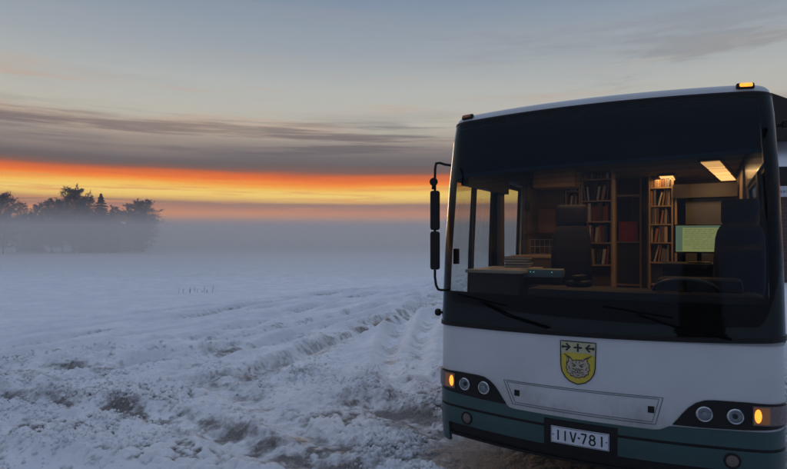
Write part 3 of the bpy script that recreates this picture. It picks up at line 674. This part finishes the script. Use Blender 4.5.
# ---------------- interior
def B(name, m, *a, parent=None, r=None):
    mb = MB(); mb.rbox(*a, r) if r else mb.box(*a); return mb.build(name, M[m] if isinstance(m, str) else m, parent or bus)
B('floor', 'floor', -1.2, 1.2, .3, 11.5, ZF-.05, ZF)
B('ceiling', 'ceil', -1.14, 1.14, .35, 11.5, ZC, ZC+.03)
B('side_lining', 'wall', -1.19, -1.16, 2.40, 11.5, ZF, ZC-.002)
B('side_lining', 'wall', 1.16, 1.19, 3.05, 11.5, ZF, ZC-.002)
B('side_lining', 'wall', 1.16, 1.19, 1.36, 3.05, ZF, 1.3)
B('rear_lining', 'dark', -1.15, 1.15, 11.44, 11.48, ZF, ZC-.002)
B('door_header', 'black', -1.17, -1.10, .3, 1.5, 2.50, 2.86)
B('window_header', 'black', -1.17, -1.10, 1.5, 2.4, 2.66, 2.86)
B('window_post', 'dark', -1.19, -1.15, 1.37, 1.50, ZF, 2.5)
B('window_post', 'dark', -1.19, -1.15, 2.33, 2.40, ZF, 2.66)
B('dashboard', 'dash', -.55, 1.18, .22, .62, 1.0, 1.60, r=.06)
B('dashboard_front', 'dash', -1.19, 1.19, .12, .24, .98, 1.50, r=.02)
B('instrument_hood', 'dash', .45, 1.05, .40, .72, 1.56, 1.70, r=.05)
ledge = B('side_desk', 'desk', -1.15, -.62, .34, 1.10, 1.70, 1.73, r=.006)
B('desk_cabinet', 'dark', -1.13, -.66, .40, 1.06, ZF, 1.699)
B('bulkhead', 'wall', -1.15, -.83, 2.98, 3.02, ZF, 2.86)
B('low_cupboard', 'wall', -1.15, -.70, 1.75, 2.9, ZF, 1.80)
B('cupboard_top', 'wood', -1.15, -.68, 1.74, 2.92, 1.801, 1.825)
B('wall_rail', 'wood2', -1.145, -1.125, 2.25, 2.97, 2.08, 2.10)
B('thermostat', 'black', -1.158, -1.12, 2.32, 2.42, 2.36, 2.48, r=.01)
# ceiling lights
for a, b_ in ((2.36, 3.10), (3.13, 3.90), (3.93, 4.74)):
    cu = .865+.10*((a+b_)/2-2.73); mt = Matrix.Translation((cu, (a+b_)/2, ZC)) @ Matrix.Rotation(R_(-6), 4, 'Z'); hl_ = (b_-a)/2
    f = MB().rbox(-.115, .115, -hl_, hl_, -.035, -.001, .008, mt).build('ceiling_light', M['wood2'], bus)
    MB().box(-.088, .088, -hl_+.045, hl_-.045, -.045, -.034, mt).build('diffuser', M['lamp'], f)
f = B('ceiling_light', 'wood2', .22, .44, 3.7, 4.3, ZC-.035, ZC-.001, r=.008); B('diffuser', 'lamp', .25, .41, 3.73, 4.27, ZC-.045, ZC-.034, parent=f)
M['fill_lamp'] = mat('added_front_lamp', (.8, .6, .35), .5, emit=(1, .50, .16), estr=5.5)  # added lamp, hidden behind the tinted band, to brighten the cabin
f = B('ceiling_light', 'wood2', -.54, -.14, .85, 1.60, ZC-.035, ZC-.001, r=.008); B('diffuser', 'fill_lamp', -.51, -.17, .88, 1.57, ZC-.045, ZC-.034, parent=f)
B('overhead_locker', mat('orange_wood', (.55, .30, .10), .5, var=.25, vscale=6), -1.13, -.62, 2.60, 2.95, 2.66, ZC-.002)
B('ceiling_beam', 'wood', .30, 1.15, 4.85, 4.91, ZC-.10, ZC-.001); B('ceiling_beam', 'wood2', .42, 1.15, 4.80, 4.84, ZC-.16, ZC-.001)

for u, v_, e in ((.87, 3.5, 5.5), (-.32, 1.25, 3.0), (.33, 4.0, 2.6)):  # area lights under the fixtures; the front one belongs to the added lamp
    ld = bpy.data.lights.new('ceiling_lamp_light', 'AREA'); ld.energy = e; ld.color = (1, .58, .25); ld.size = .3
    lo_ = bpy.data.objects.new('ceiling_lamp_light', ld); col.objects.link(lo_); lo_.parent = bus; lo_.location = (u, v_, ZC-.055)
# bookcases (fixed in the bus) and the books standing in them
rnd = random.Random(4)
bmats = {}
BC = {'red': (.30, .05, .03), 'brown': (.20, .10, .05), 'cream': (.62, .52, .36), 'tan': (.42, .28, .14), 'grey': (.22, .22, .22), 'dark': (.04, .04, .05), 'blue': (.05, .08, .16), 'green': (.07, .12, .07), 'orange': (.55, .22, .05), 'white': (.7, .68, .62)}
for k, c in BC.items(): bmats[k] = mat('book_'+k, c, .55, var=.12, vscale=30)
paper = mat('paper', (.65, .6, .48), .8)
BW = Matrix.Translation(BO) @ Matrix.Rotation(BR, 4, 'Z')
ORD = ['first', 'second', 'third', 'fourth', 'fifth', 'sixth', 'seventh', 'eighth', 'ninth', 'tenth', 'eleventh', 'twelfth', 'thirteenth', 'fourteenth', 'fifteenth', 'sixteenth', 'seventeenth', 'eighteenth', 'nineteenth', 'twentieth']
def bookcase(nm, u0, u1, v0, dep, zs, where, pal, z0=ZF):
    f = B('bookcase', 'wood', u0, u0+.02, v0, v0+dep, z0, ZC-.004)
    B('side_board', 'wood', u1-.02, u1, v0, v0+dep, z0, ZC-.004, parent=f)
    B('back_board', 'wall', u0+.021, u1-.021, v0+dep-.012, v0+dep-.002, z0, ZC-.005, parent=f)
    for z in zs: B('shelf', 'wood', u0+.021, u1-.021, v0+.004, v0+dep-.014, z-.018, z, parent=f)
    for si, z in enumerate(zs):
        if z < 1.6 or z > 2.8: continue
        x = u0+.028; k = 0; sp = (zs[si-1]-z-.03) if si else (ZC-z-.03); lean = 0
        while x < u1-.07 and k < 20:
            th = rnd.choice((.016, .020, .025, .03, .036)); h = min(sp, rnd.uniform(.17, .245)); c = rnd.choice(pal)
            d = rnd.uniform(.13, .18)
            if rnd.random() < .16: lean = rnd.uniform(6, 15)*rnd.choice((-1, 1))
            else: lean *= .6
            ang = R_(lean) if abs(lean) > 4 else 0; x += abs(math.sin(ang))*h*.55 if ang else 0
            if x > u1-.06: break
            mt = BW @ Matrix.Translation((x+th/2, v0+.02+rnd.uniform(0, .03), z+.001+abs(math.sin(ang))*th/2)) @ Matrix.Rotation(ang, 4, 'Y')
            bk = MB(); bk.box(-th/2, th/2, 0, .003, 0, h).box(-th/2, -th/2+.003, .003, d, 0, h).box(th/2-.003, th/2, .003, d, 0, h)
            if rnd.random() < .6: bk.box(-th/2+.001, th/2-.001, -.0015, 0, h*.62, h*.80)
            o = bk.build('book', bmats[c], None, mw=mt)
            pg = MB().box(-th/2+.004, th/2-.004, .004, d-.006, .004, h-.006).build('pages', paper); pg.parent = o
            tag(o, '%s%s book, %s from left on %s, %s' % ('leaning ' if ang else '', c, ORD[k], ('top shelf', 'second shelf', 'third shelf', 'fourth shelf', 'fifth shelf', 'sixth shelf')[si], where), 'book', 'books standing on the shelves inside the bus')
            x += th+.003+(abs(math.sin(ang))*h*.2 if ang else 0); k += 1
bookcase('a', -.82, -.625, 3.0, .24, [2.64, 2.40, 2.14, 1.88, 1.6, 1.3], 'narrow bookcase by the door', ['cream', 'tan', 'brown', 'cream', 'white', 'orange'])
bookcase('b', -.62, -.235, 3.0, .24, [2.78, 2.505, 2.24, 1.97, 1.69, 1.4], 'wide bookcase behind the seat', ['red', 'brown', 'tan', 'cream', 'grey', 'red', 'dark', 'white'])
bookcase('c', .10, .40, 3.95, .22, [2.72, 2.47, 2.22, 1.97, 1.7, 1.4], 'bookcase right of glazed cabinet', ['tan', 'cream', 'brown', 'grey', 'orange'])
# glazed cabinet between the bookcases
gc = B('glazed_cabinet', 'dark', -.36, .09, 4.15, 4.20, ZF, ZC-.004)
for u in (-.36, -.03, .065): B('upright', 'wood', u, u+.025, 4.10, 4.149, ZF, ZC-.005, parent=gc)
for z in (1.35, 1.96, 2.62): B('crossbar', 'wood', -.334, -.031, 4.112, 4.148, z, z+.025, parent=gc)
MB().box(-.33, -.035, 4.12, 4.122, 1.99, 2.61).build('pane', M['glass'], gc)
po = tag(MB().box(-.125, .125, -.001, .001, -.14, .14).build('poster', mat('poster_red', (.42, .05, .03), .6, var=.35, vscale=14), None, mw=BW @ Matrix.Translation((-.18, 4.105, 2.12))), 'red poster fixed on the glazed cabinet between the bookcases', 'poster')
po.parent = None
# rolling partition on the off side, behind the screen
B('tall_cabinet', mat('grey_cabinet', (.10, .10, .11), .5, var=.1), .55, 1.12, 4.0, 4.3, ZF, 2.55)
B('cabinet_top', 'dark', .40, 1.14, 3.9, 4.32, 2.56, 2.74)
B('end_shelf_upright', 'wood', .42, .445, 3.96, 4.1, ZF, 2.74)

# seats
def seat(u, v, ztop, rz, nm='seat', kids=True):
    mt = Matrix.Translation((u, v, 0)) @ Matrix.Rotation(rz, 4, 'Z'); zt = ztop
    b = MB().rbox(-.20, .20, -.22, .25, 1.38, 1.50, .045, mt, 3).build(nm, M['seat'], bus, True)
    bk = MB(); secs = [(1.45, .19, .06), (1.6, .215, .08), (1.8, .215, .07), (zt-.34, .205, .06), (zt-.28, .19, .055), (zt-.235, .165, .05), (zt-.215, .13, .04)]
    n_ = 20
    for z, hw, hd in secs:
        for k in range(n_):
            t = 2*math.pi*k/n_; c, s_ = math.cos(t), math.sin(t); e = lambda x: math.copysign(abs(x)**.55, x)
            bk.v.append(tuple(mt @ Vector((hw*.92*e(c), .24+(z-1.45)*.14+hd*e(s_), z))))
    for i in range(len(secs)-1):
        for k in range(n_): bk.f.append((i*n_+k, i*n_+(k+1) % n_, (i+1)*n_+(k+1) % n_, (i+1)*n_+k))
    bk.f.append(tuple((len(secs)-1)*n_+k for k in range(n_))); bk.build('backrest', M['seat'], b, True)
    MB().rbox(-.145, .145, .295, .39, zt-.225, zt, .045, mt, 5).build('headrest', M['seat'], b, True)
    MB().box(-.12, .12, -.1, .15, ZF, 1.38, mt).build('pedestal', M['black'], b)
seat(-.36, 1.05, 2.36, R_(8), 'passenger_seat'); seat(1.0, .92, 2.36, R_(-10), 'driver_seat')
# steering wheel
mt = Matrix.Translation((.66, .40, 1.60)) @ Matrix.Rotation(R_(-28), 4, 'X')
swp = [mt @ Vector((.225*math.cos(t), .225*math.sin(t), 0)) for t in np.linspace(0, 2*math.pi, 41)]
sw = MB().tube(swp, .014, 10, False).build('steering_wheel', mat('grey_leather', (.05, .05, .055), .4), bus, True)
MB().lathe([(.06, -.02), (.055, .01), (.01, .015)], 20, mt).tube([mt @ Vector((-.22, 0, 0)), mt @ Vector((.22, 0, 0))], .012).tube([mt @ Vector((0, 0, 0)), mt @ Vector((0, -.22, 0))], .012).build('wheel_hub', M['black'], sw, True)
# desk carrying the screen
B('counter', 'dash', .42, 1.12, 1.62, 2.15, ZF, 1.74); B('counter_top', 'dash', .40, 1.13, 1.55, 2.18, 1.741, 1.77)
mon = empty('monitor', 'lit computer monitor with a green tinted list on the counter behind the driver seat', 'monitor', BW @ Vector((.74, 1.80, 1.77)), BR+R_(4))
MB().rbox(-.225, .225, -.012, .03, .10, .385, .008).build('bezel', M['black'], mon, True)
scm = bpy.data.materials.new('screen'); scm.use_nodes = True; nt = scm.node_tree; N = nt.nodes; L = nt.links; b = N['Principled BSDF']
b.inputs['Base Color'].default_value = (.02, .02, .02, 1); b.inputs['Emission Color'].default_value = (.33, .37, .15, 1); b.inputs['Emission Strength'].default_value = .75
MB().box(-.21, .21, -.0145, -.0125, .115, .372).build('screen', scm, mon)
lnm = mat('screen_text', (.02, .03, .02), .5, emit=(.12, .14, .06), estr=.5); lnh = mat('screen_header', (.1, .2, .1), .5, emit=(.17, .27, .19), estr=.5)
MB().box(-.208, .208, -.016, -.0147, .352, .370).box(-.208, -.150, -.016, -.0147, .12, .351).build('menu_bar', lnh, mon)
tx = MB()
for k in range(11):
    x = -.135
    while x < .19:
        l_ = rnd.uniform(.02, .07)
        if x+l_ > .2: break
        if rnd.random() < .78: tx.box(x, x+l_, -.016, -.0147, .335-k*.019-.003, .335-k*.019)
        x += l_+.012
tx.build('text_lines', lnm, mon)
MB().box(-.02, .02, .03, .06, .02, .25).box(-.10, .10, -.06, .12, 0, .012).build('stand', M['black'], mon)
# things on the desk by the door and on the dashboard
lt = BW.to_euler().z
pr = empty('receipt_printer', 'pale grey device with small lights on the dashboard in front of the blue seat', 'printer', BW @ Vector((-.52, .66, 1.60)), BR+R_(6))
MB().rbox(-.19, .19, -.10, .12, .06, .135, .015).build('housing', mat('device_grey', (.20, .27, .27), .5), pr, True)
MB().rbox(-.17, .17, -.09, .1, 0, .059, .01).build('base', M['black'], pr, True)
gp = MB()
for x in (.10, -.06, -.09, -.12): gp.lathe([(.004, 0), (.002, .003)], 8, Matrix.Translation((x, -.101, .11)) @ Matrix.Rotation(R_(90), 4, 'X'))
gp.build('indicator_led', mat('led', (.1, .3, .2), .4, emit=(.3, 1, .7), estr=.7), pr)
MB().tube([(-.08, -.1, .03), (.0, -.14, -.02), (.06, -.14, -.1)], .005).build('cable', M['rubber'], pr)
bx = tag(MB().rbox(-.10, .10, -.07, .07, 0, .30, .008).build('brown_box', M['wood2'], None, mw=BW @ Matrix.Translation((-.98, 2.72, 2.09))), 'small brown wooden box on the wall beside the narrow bookcase', 'box')
wr = empty('wire_rack', 'thin wire brochure rack standing on the cupboard beneath the brown box', 'rack', BW @ Vector((-.86, 2.05, 1.825)), BR)
wm = MB()
for z in (.01, .10, .18): wm.tube([(-.14, -.06, z), (.14, -.06, z), (.14, .06, z), (-.14, .06, z), (-.14, -.06, z)], .003, 6)
for x in np.linspace(-.14, .14, 6): wm.tube([(x, -.06, 0), (x, -.06, .18)], .0025, 6)
wm.build('wire_frame', M['steel'], wr)
st = empty('book_stack', 'low stack of dark books lying on the pale desk by the bus door', 'books', BW @ Vector((-.86, .92, 1.73)), BR)
bpy.data.objects.remove(st)
for k, (c, dx, a) in enumerate((('dark', 0, 3), ('blue', .01, -4), ('grey', -.01, 6), ('brown', .0, 0))):
    o = MB().box(-.12, .12, -.085, .085, 0, .004).box(-.12, .12, -.085, .085, .022, .026).box(-.12, .12, .081, .085, .004, .022).build('book', bmats[c], None, mw=BW @ Matrix.Translation((-.84+dx, .98, 1.7305+k*.0265)) @ Matrix.Rotation(R_(a), 4, 'Z'))
    pg = MB().box(-.115, .115, -.08, .08, .0045, .0215).build('pages', paper); pg.parent = o
    tag(o, '%s book lying %s of the stack on the pale desk' % (c, ('at the bottom', 'second from the bottom', 'second from the top', 'on top')[k]), 'book')
mg = empty('desk_phone', 'black handset phone on the dark dashboard right of the grey device', 'phone', BW @ Vector((-.16, .5, 1.60)), BR+R_(-10))
MB().rbox(-.09, .09, -.09, .09, 0, .05, .02).build('base', M['black'], mg, True); MB().rbox(-.035, .035, -.10, .10, .055, .10, .02).build('handset', M['black'], mg, True)

# ------------------------------------------------------------------ trees
bark = mat('bark', (.035, .030, .028), .9, bump=.5, bscale=20, var=.3); twig = mat('hazed_frost_twigs', (.13, .115, .11), .9, var=.25, vscale=.6); needle = mat('spruce_needles', (.022, .032, .026), .9, var=.35, vscale=.8)  # twigs paler than frost alone, haze put into their colour
def birch(x, y, h, cw, seed, label, group, bushy=1., nm='birch_tree'):
    r = random.Random(seed); t = empty(nm, label, 'tree', (x, y, gz(x, y) if math.hypot(x, y) < 60 else 0), r.uniform(0, 6), group)
    tr = MB(); cr_ = MB(); top = Vector((r.uniform(-.3, .3), r.uniform(-.3, .3), h)); npt = 7
    ax = [Vector((r.uniform(-.12, .12)*k, r.uniform(-.12, .12)*k, h*.96*k/(npt-1))) for k in range(npt)]
    tr.tube(ax, [h*.014*(1-.86*k/(npt-1)) for k in range(npt)], 7)
    def at_(f): k = min(npt-2, int(f*(npt-1))); return ax[k].lerp(ax[k+1], f*(npt-1)-k)
    def twigs(p, d, n_, ln_):
        for _ in range(n_):
            dd = (d+Vector((r.gauss(0, .6), r.gauss(0, .6), r.gauss(.1, .5)))).normalized(); l_ = ln_*r.uniform(.4, 1.1); q = p+dd*l_*.5+Vector((0, 0, .03)); e = p+dd*l_+Vector((0, 0, -.12*l_))
            w_ = .022; s_ = dd.cross(Vector((r.gauss(0, 1), r.gauss(0, 1), r.gauss(0, 1)))).normalized()*w_
            cr_.add([p-s_, p+s_, q+s_*.8, q-s_*.8, e], [(0, 1, 2, 3), (3, 2, 4)])
    nb = int(52*bushy)
    for i in range(nb):
        f = .07+.91*(i+r.random())/nb; p = at_(f); a = r.uniform(0, 2*math.pi); prof = math.sin(math.pi*min(1, max(.06, (f+.10)/1.12)))**.8
        l_ = cw*.5*prof*r.uniform(.65, 1.15)+.25; up = r.uniform(.45, 1.1)
        d = Vector((math.cos(a), math.sin(a), up)).normalized(); pts = [p]
        for k in range(4): d = (d+Vector((r.gauss(0, .18), r.gauss(0, .18), r.gauss(-.05, .15)))).normalized(); pts.append(pts[-1]+d*l_*.28)
        tr.tube(pts, [h*.0045*(1-.2*k)*(1.2-f) for k in range(5)], 4, False)
        for k in range(1, 5):
            for s2 in range(3):
                dd = (d+Vector((r.gauss(0, .8), r.gauss(0, .8), r.gauss(.1, .6)))).normalized(); q = pts[k]+dd*l_*.22
                cr_.add([pts[k]+Vector((.02, 0, 0)), pts[k]-Vector((.02, 0, 0)), q], [(0, 1, 2)]); twigs(q, dd, 7, .25+l_*.2); twigs(pts[k].lerp(q, .5), dd, 4, .2+l_*.15)
        twigs(pts[-1], d, 8, .4+l_*.12)
    tr.build('trunk', bark, t); cr_.build('crown', twig, t); return t
def spruce(x, y, h, cw, seed, label, group, nm='spruce_tree', dens=1.):
    r = random.Random(seed); t = empty(nm, label, 'tree', (x, y, gz(x, y) if math.hypot(x, y) < 60 else 0), r.uniform(0, 6), group)
    MB().tube([(0, 0, 0), (0, 0, h*.5), (0, 0, h)], [h*.014, h*.009, .02], 7).build('trunk', bark, t)
    c = MB(); lv = int(h*4.2)
    for i in range(lv):
        f = (i+r.random()*.8)/lv; z = h*(.06+.93*f); rad = cw*.5*(1-f)**.85*r.uniform(.75, 1.12)+.1; nb = max(6, int((9+9*(1-f))*dens))
        for k in range(nb):
            a = 2*math.pi*(k+r.random()*.8)/nb; dr = Vector((math.cos(a), math.sin(a), 0)); sd_ = Vector((-dr.y, dr.x, 0)); L_ = rad*r.uniform(.7, 1.15); m_ = 6
            for q in range(m_):
                g0 = q/m_; p = dr*L_*g0+Vector((0, 0, z-.32*L_*g0+.12*L_*g0*g0))
                for s2 in (-1, 1):
                    w_ = (.12+.32*L_*.5*(1-g0*.7))*r.uniform(.6, 1.3); e = p+dr*L_*.22+sd_*s2*w_+Vector((0, 0, -.10-.18*r.random()))
                    c.add([p, p+dr*L_*.2, e, p+sd_*s2*w_*.4+Vector((0, 0, -.22*r.random()-.05))], [(0, 1, 2, 3)])
    c.build('crown', needle, t); return t
D = 118.
def px(x, d): return (x-393.5)/568*d
gT = 'trees standing in the mist across the field'
birch(px(3, 82.1), 82.1, 8.69, 4.94, 1, 'bushy bare tree at the left edge of the misty tree group', gT, 1.5)
birch(px(17, 89.7), 89.7, 7.93, 2.74, 2, 'slim bare tree second from the left edge in the mist', gT)
birch(px(40, 95.0), 95.0, 8.08, 2.89, 3, 'low bare tree left of the tall broad birch in the mist', gT)
birch(px(52, 89.7), 89.7, 8.54, 3.80, 4, 'leafless tree close against the left side of the tall broad birch', gT, 1.2)
birch(px(74, 89.7), 89.7, 10.28, 5.78, 5, 'tall broad birch, highest tree of the misty group', gT, 2.4)
birch(px(62, 94.2), 94.2, 8.76, 3.95, 12, 'shorter bare tree just behind the tall broad birch on its left', gT, 1.3)
birch(px(86, 94.2), 94.2, 8.84, 3.80, 13, 'bare tree between the tall broad birch and the pointed spruce', gT, 1.3)
spruce(px(101, 89.7), 89.7, 9.52, 5.62, 6, 'dark pointed spruce right of the tall broad birch', gT)
spruce(px(84, 97.3), 97.3, 7.78, 3.80, 21, 'small spruce half hidden behind the right side of the tall broad birch', gT)
spruce(px(112, 95.8), 95.8, 7.55, 3.34, 22, 'smaller spruce close behind the right side of the pointed spruce', gT)
spruce(px(32, 97.3), 97.3, 7.02, 3.50, 23, 'small spruce in the gap left of the tall birch group', gT)
spruce(px(134, 95.8), 95.8, 6.86, 3.50, 24, 'small spruce tucked against the left side of the rounded tree', gT)
birch(px(114, 92.7), 92.7, 7.62, 2.74, 7, 'slim bare tree just right of the pointed spruce', gT)
birch(px(125, 92.7), 92.7, 7.85, 3.04, 8, 'bare tree midway between the pointed spruce and the rounded tree', gT)
birch(px(142, 89.7), 89.7, 8.23, 4.86, 9, 'rounded bushy tree at the right end of the misty group', gT, 1.9)
birch(px(29, 92.7), 92.7, 6.48, 3.04, 10, 'lowest bare tree, in the gap left of the tall birch group', gT)
# woods behind the photographer that close off the low sky (seen mirrored in the windscreen)
gB = 'spruces behind the camera mirrored in the windscreen'
for k, (x, y, h, cw) in enumerate(((-3.3, -26, 11.8, 5.2), (-5.6, -34, 8.0, 4.6), (-2.0, -42, 10.5, 5.0))):
    spruce(x, y, h, cw, 30+k, ('tall dark spruce mirrored in the windscreen above the monitor', 'short spruce left of the tallest mirrored spruce', 'farthest mirrored spruce right of the tallest one')[k], gB, dens=.8)
# far wood as one mass
r = random.Random(77); fw = MB()
for k in range(700):
    x = r.uniform(-420, 520); y = 330+r.uniform(-20, 25)+.04*abs(x); h = r.uniform(7.5, 12.0)+2.2*math.sin(x*.021)+1.2*math.sin(x*.07); a = r.uniform(0, 3); wd = h*.20
    for i in range(6):
        z0 = h*(.02+i*.15); z1 = z0+h*.27; r0 = wd*(1-i/6.5); 
        vs = [(x+r0*math.cos(a+2*math.pi*q/7)*r.uniform(.75, 1.2), y+r0*math.sin(a+2*math.pi*q/7), z0+r.uniform(-.3, .3)) for q in range(7)]+[(x, y, min(h, z1))]
        fw.add(vs, [(q, (q+1) % 7, 7) for q in range(7)])
tag(fw.build('far_forest', needle), 'low dark line of far forest fading into the mist on the horizon', 'forest', kind='stuff')

# dry stems poking out of the snow
def weed(x, y, seed, label):
    r = random.Random(seed); t = MB()
    for k in range(12):
        bx_ = r.gauss(0, .28); by = r.uniform(-.2, .2); h = r.uniform(.08, .34); ln_ = r.uniform(-.06, .06)
        t.tube([(bx_, by, -.05), (bx_+ln_*.5, by, h*.5), (bx_+ln_, by, h)], [.006, .005, .004], 5)
        if r.random() < .7: t.tube([(bx_+ln_*.5, by, h*.5), (bx_+ln_*.5+.05*r.choice((-1, 1)), by, h*.75)], [.004, .003], 5)
    tag(t.build('dry_weed', mat('dry_stem', (.07, .055, .04), .9), None, mw=Matrix.Translation((x, y, gz(x, y)))), label, 'weeds')
weed(-7.5, 21.6, 1, 'dry dark weed stems poking out of the open snow field')

# ------------------------------------------------------------------ brick building on the right
bd = empty('brick_building', 'red brick building with white fascia and snowy roof beyond the bus on the right', 'building', (16.6, 27, 0), R_(-4))
bk = bpy.data.materials.new('brick'); bk.use_nodes = True; nt = bk.node_tree; N = nt.nodes; L = nt.links; b = N['Principled BSDF']; b.inputs['Roughness'].default_value = .85
tcn = N.new('ShaderNodeTexCoord'); mp = N.new('ShaderNodeMapping'); mp.inputs[2].default_value = (R_(90), 0, 0); L.new(tcn.outputs['Object'], mp.inputs[0])
br = N.new('ShaderNodeTexBrick'); br.inputs['Scale'].default_value = 1; br.inputs['Brick Width'].default_value = .30; br.inputs['Row Height'].default_value = .16; br.inputs['Mortar Size'].default_value = .012
br.inputs['Color1'].default_value = (.085, .026, .018, 1); br.inputs['Color2'].default_value = (.055, .018, .014, 1); br.inputs['Mortar'].default_value = (.10, .085, .075, 1)
L.new(mp.outputs[0], br.inputs[0]); L.new(br.outputs[0], b.inputs['Base Color'])
bub = N.new('ShaderNodeBump'); bub.inputs['Strength'].default_value = .4; bub.inputs['Distance'].default_value = .02; L.new(br.outputs[1], bub.inputs['Height']); bub.invert = True; L.new(bub.outputs[0], b.inputs['Normal'])
MB().box(0, 16, 0, 9, -.3, 4.1).build('wall', bk, bd)
MB().box(-.45, 16.4, -.35, -.28, 4.02, 4.52).build('fascia', mat('white_board', (.55, .57, .62), .5, var=.15), bd)
# illegible small lettering strip on the fascia
lt_ = MB(); r = random.Random(5); x = .8
while x < 3.6:
    l_ = r.uniform(.05, .12); lt_.box(x, x+l_, -.358, -.351, 4.20, 4.20+r.choice((.12, .16, .12))); x += l_+.05
lt_.build('fascia_lettering', mat('grey_letters', (.2, .22, .26), .6), bd)
rf2 = mat('dark_roof_edge', (.006, .006, .007), .9, spec=0); rsn = mat('roof_snow', (.78, .80, .86), .7, bump=.3, bscale=3)
MB().rbox(-.6, 16.6, -.40, 9.4, 4.53, 5.45, .25, None, 4).build('dark_roof_band', rf2, bd, True)
rs = MB(); rs.add([(-.4, 0, 5.46), (16.4, 0, 5.46), (16.4, 4.5, 8.0), (-.4, 4.5, 8.0), (-.4, 9, 5.46), (16.4, 9, 5.46)], [(0, 1, 2, 3), (3, 2, 5, 4), (0, 3, 4), (1, 5, 2), (0, 4, 5, 1)]); rs.build('snowy_roof', rsn, bd)
dm_ = MB(); dm_.add([(-.3, .9, 7.15), (1.8, .9, 7.15), (3.9, .9, 7.15), (3.9, .9, 8.4), (1.8, .9, 9.2), (1.35, .9, 8.35), (-.3, .9, 7.55)]+[(-.3, 4.2, 7.15), (1.8, 4.2, 7.15), (3.9, 4.2, 7.15), (3.9, 4.2, 8.4), (1.8, 4.2, 9.2), (1.35, 4.2, 8.35), (-.3, 4.2, 7.55)],
 [(0, 1, 2, 3, 4, 5, 6), (7, 13, 12, 11, 10, 9, 8), (0, 6, 13, 7), (6, 5, 12, 13), (5, 4, 11, 12), (4, 3, 10, 11), (3, 2, 9, 10), (2, 1, 8, 9), (1, 0, 7, 8)]); dm_.build('dark_gable', rf2, bd)
ic = MB(); r = random.Random(9)
for k in range(34): x = -.25+k*.12; ic.tube([(x, .88, 7.16), (x+.01, .88, 7.16-r.uniform(.05, .28))], [.035, .006], 5)
ic.build('icicles', rf2, bd)

# ------------------------------------------------------------------ air: thin even haze and the ground mist over the far field
def vol(name, x0, x1, y0, y1, z0, z1, dens, c, label, cat):
    m = bpy.data.materials.new(name); m.use_nodes = True; t = m.node_tree; t.nodes.clear(); o = t.nodes.new('ShaderNodeOutputMaterial'); v = t.nodes.new('ShaderNodeVolumePrincipled')
    v.inputs['Color'].default_value = tuple(c)+(1,); v.inputs['Density'].default_value = dens; v.inputs['Anisotropy'].default_value = .1; t.links.new(v.outputs[0], o.inputs['Volume'])
    ob = MB().box(x0, x1, y0, y1, z0, z1).build(name, m); ob.display_type = 'WIRE'; tag(ob, label, cat, kind='stuff')
vol('haze', -640, 640, -70, 660, -2, 15, .0014, (.84, .80, .79), 'thin even cold haze over the whole field', 'haze')
vol('ground_mist', -600, 600, 30, 640, -1, 4.3, .024, (.84, .795, .745), 'low bank of ground mist lying over the far snow field', 'mist')
vol('far_mist', -590, 590, 100, 630, -.9, 6.6, .016, (.84, .795, .745), 'thicker mist closing the field behind the distant trees', 'mist')
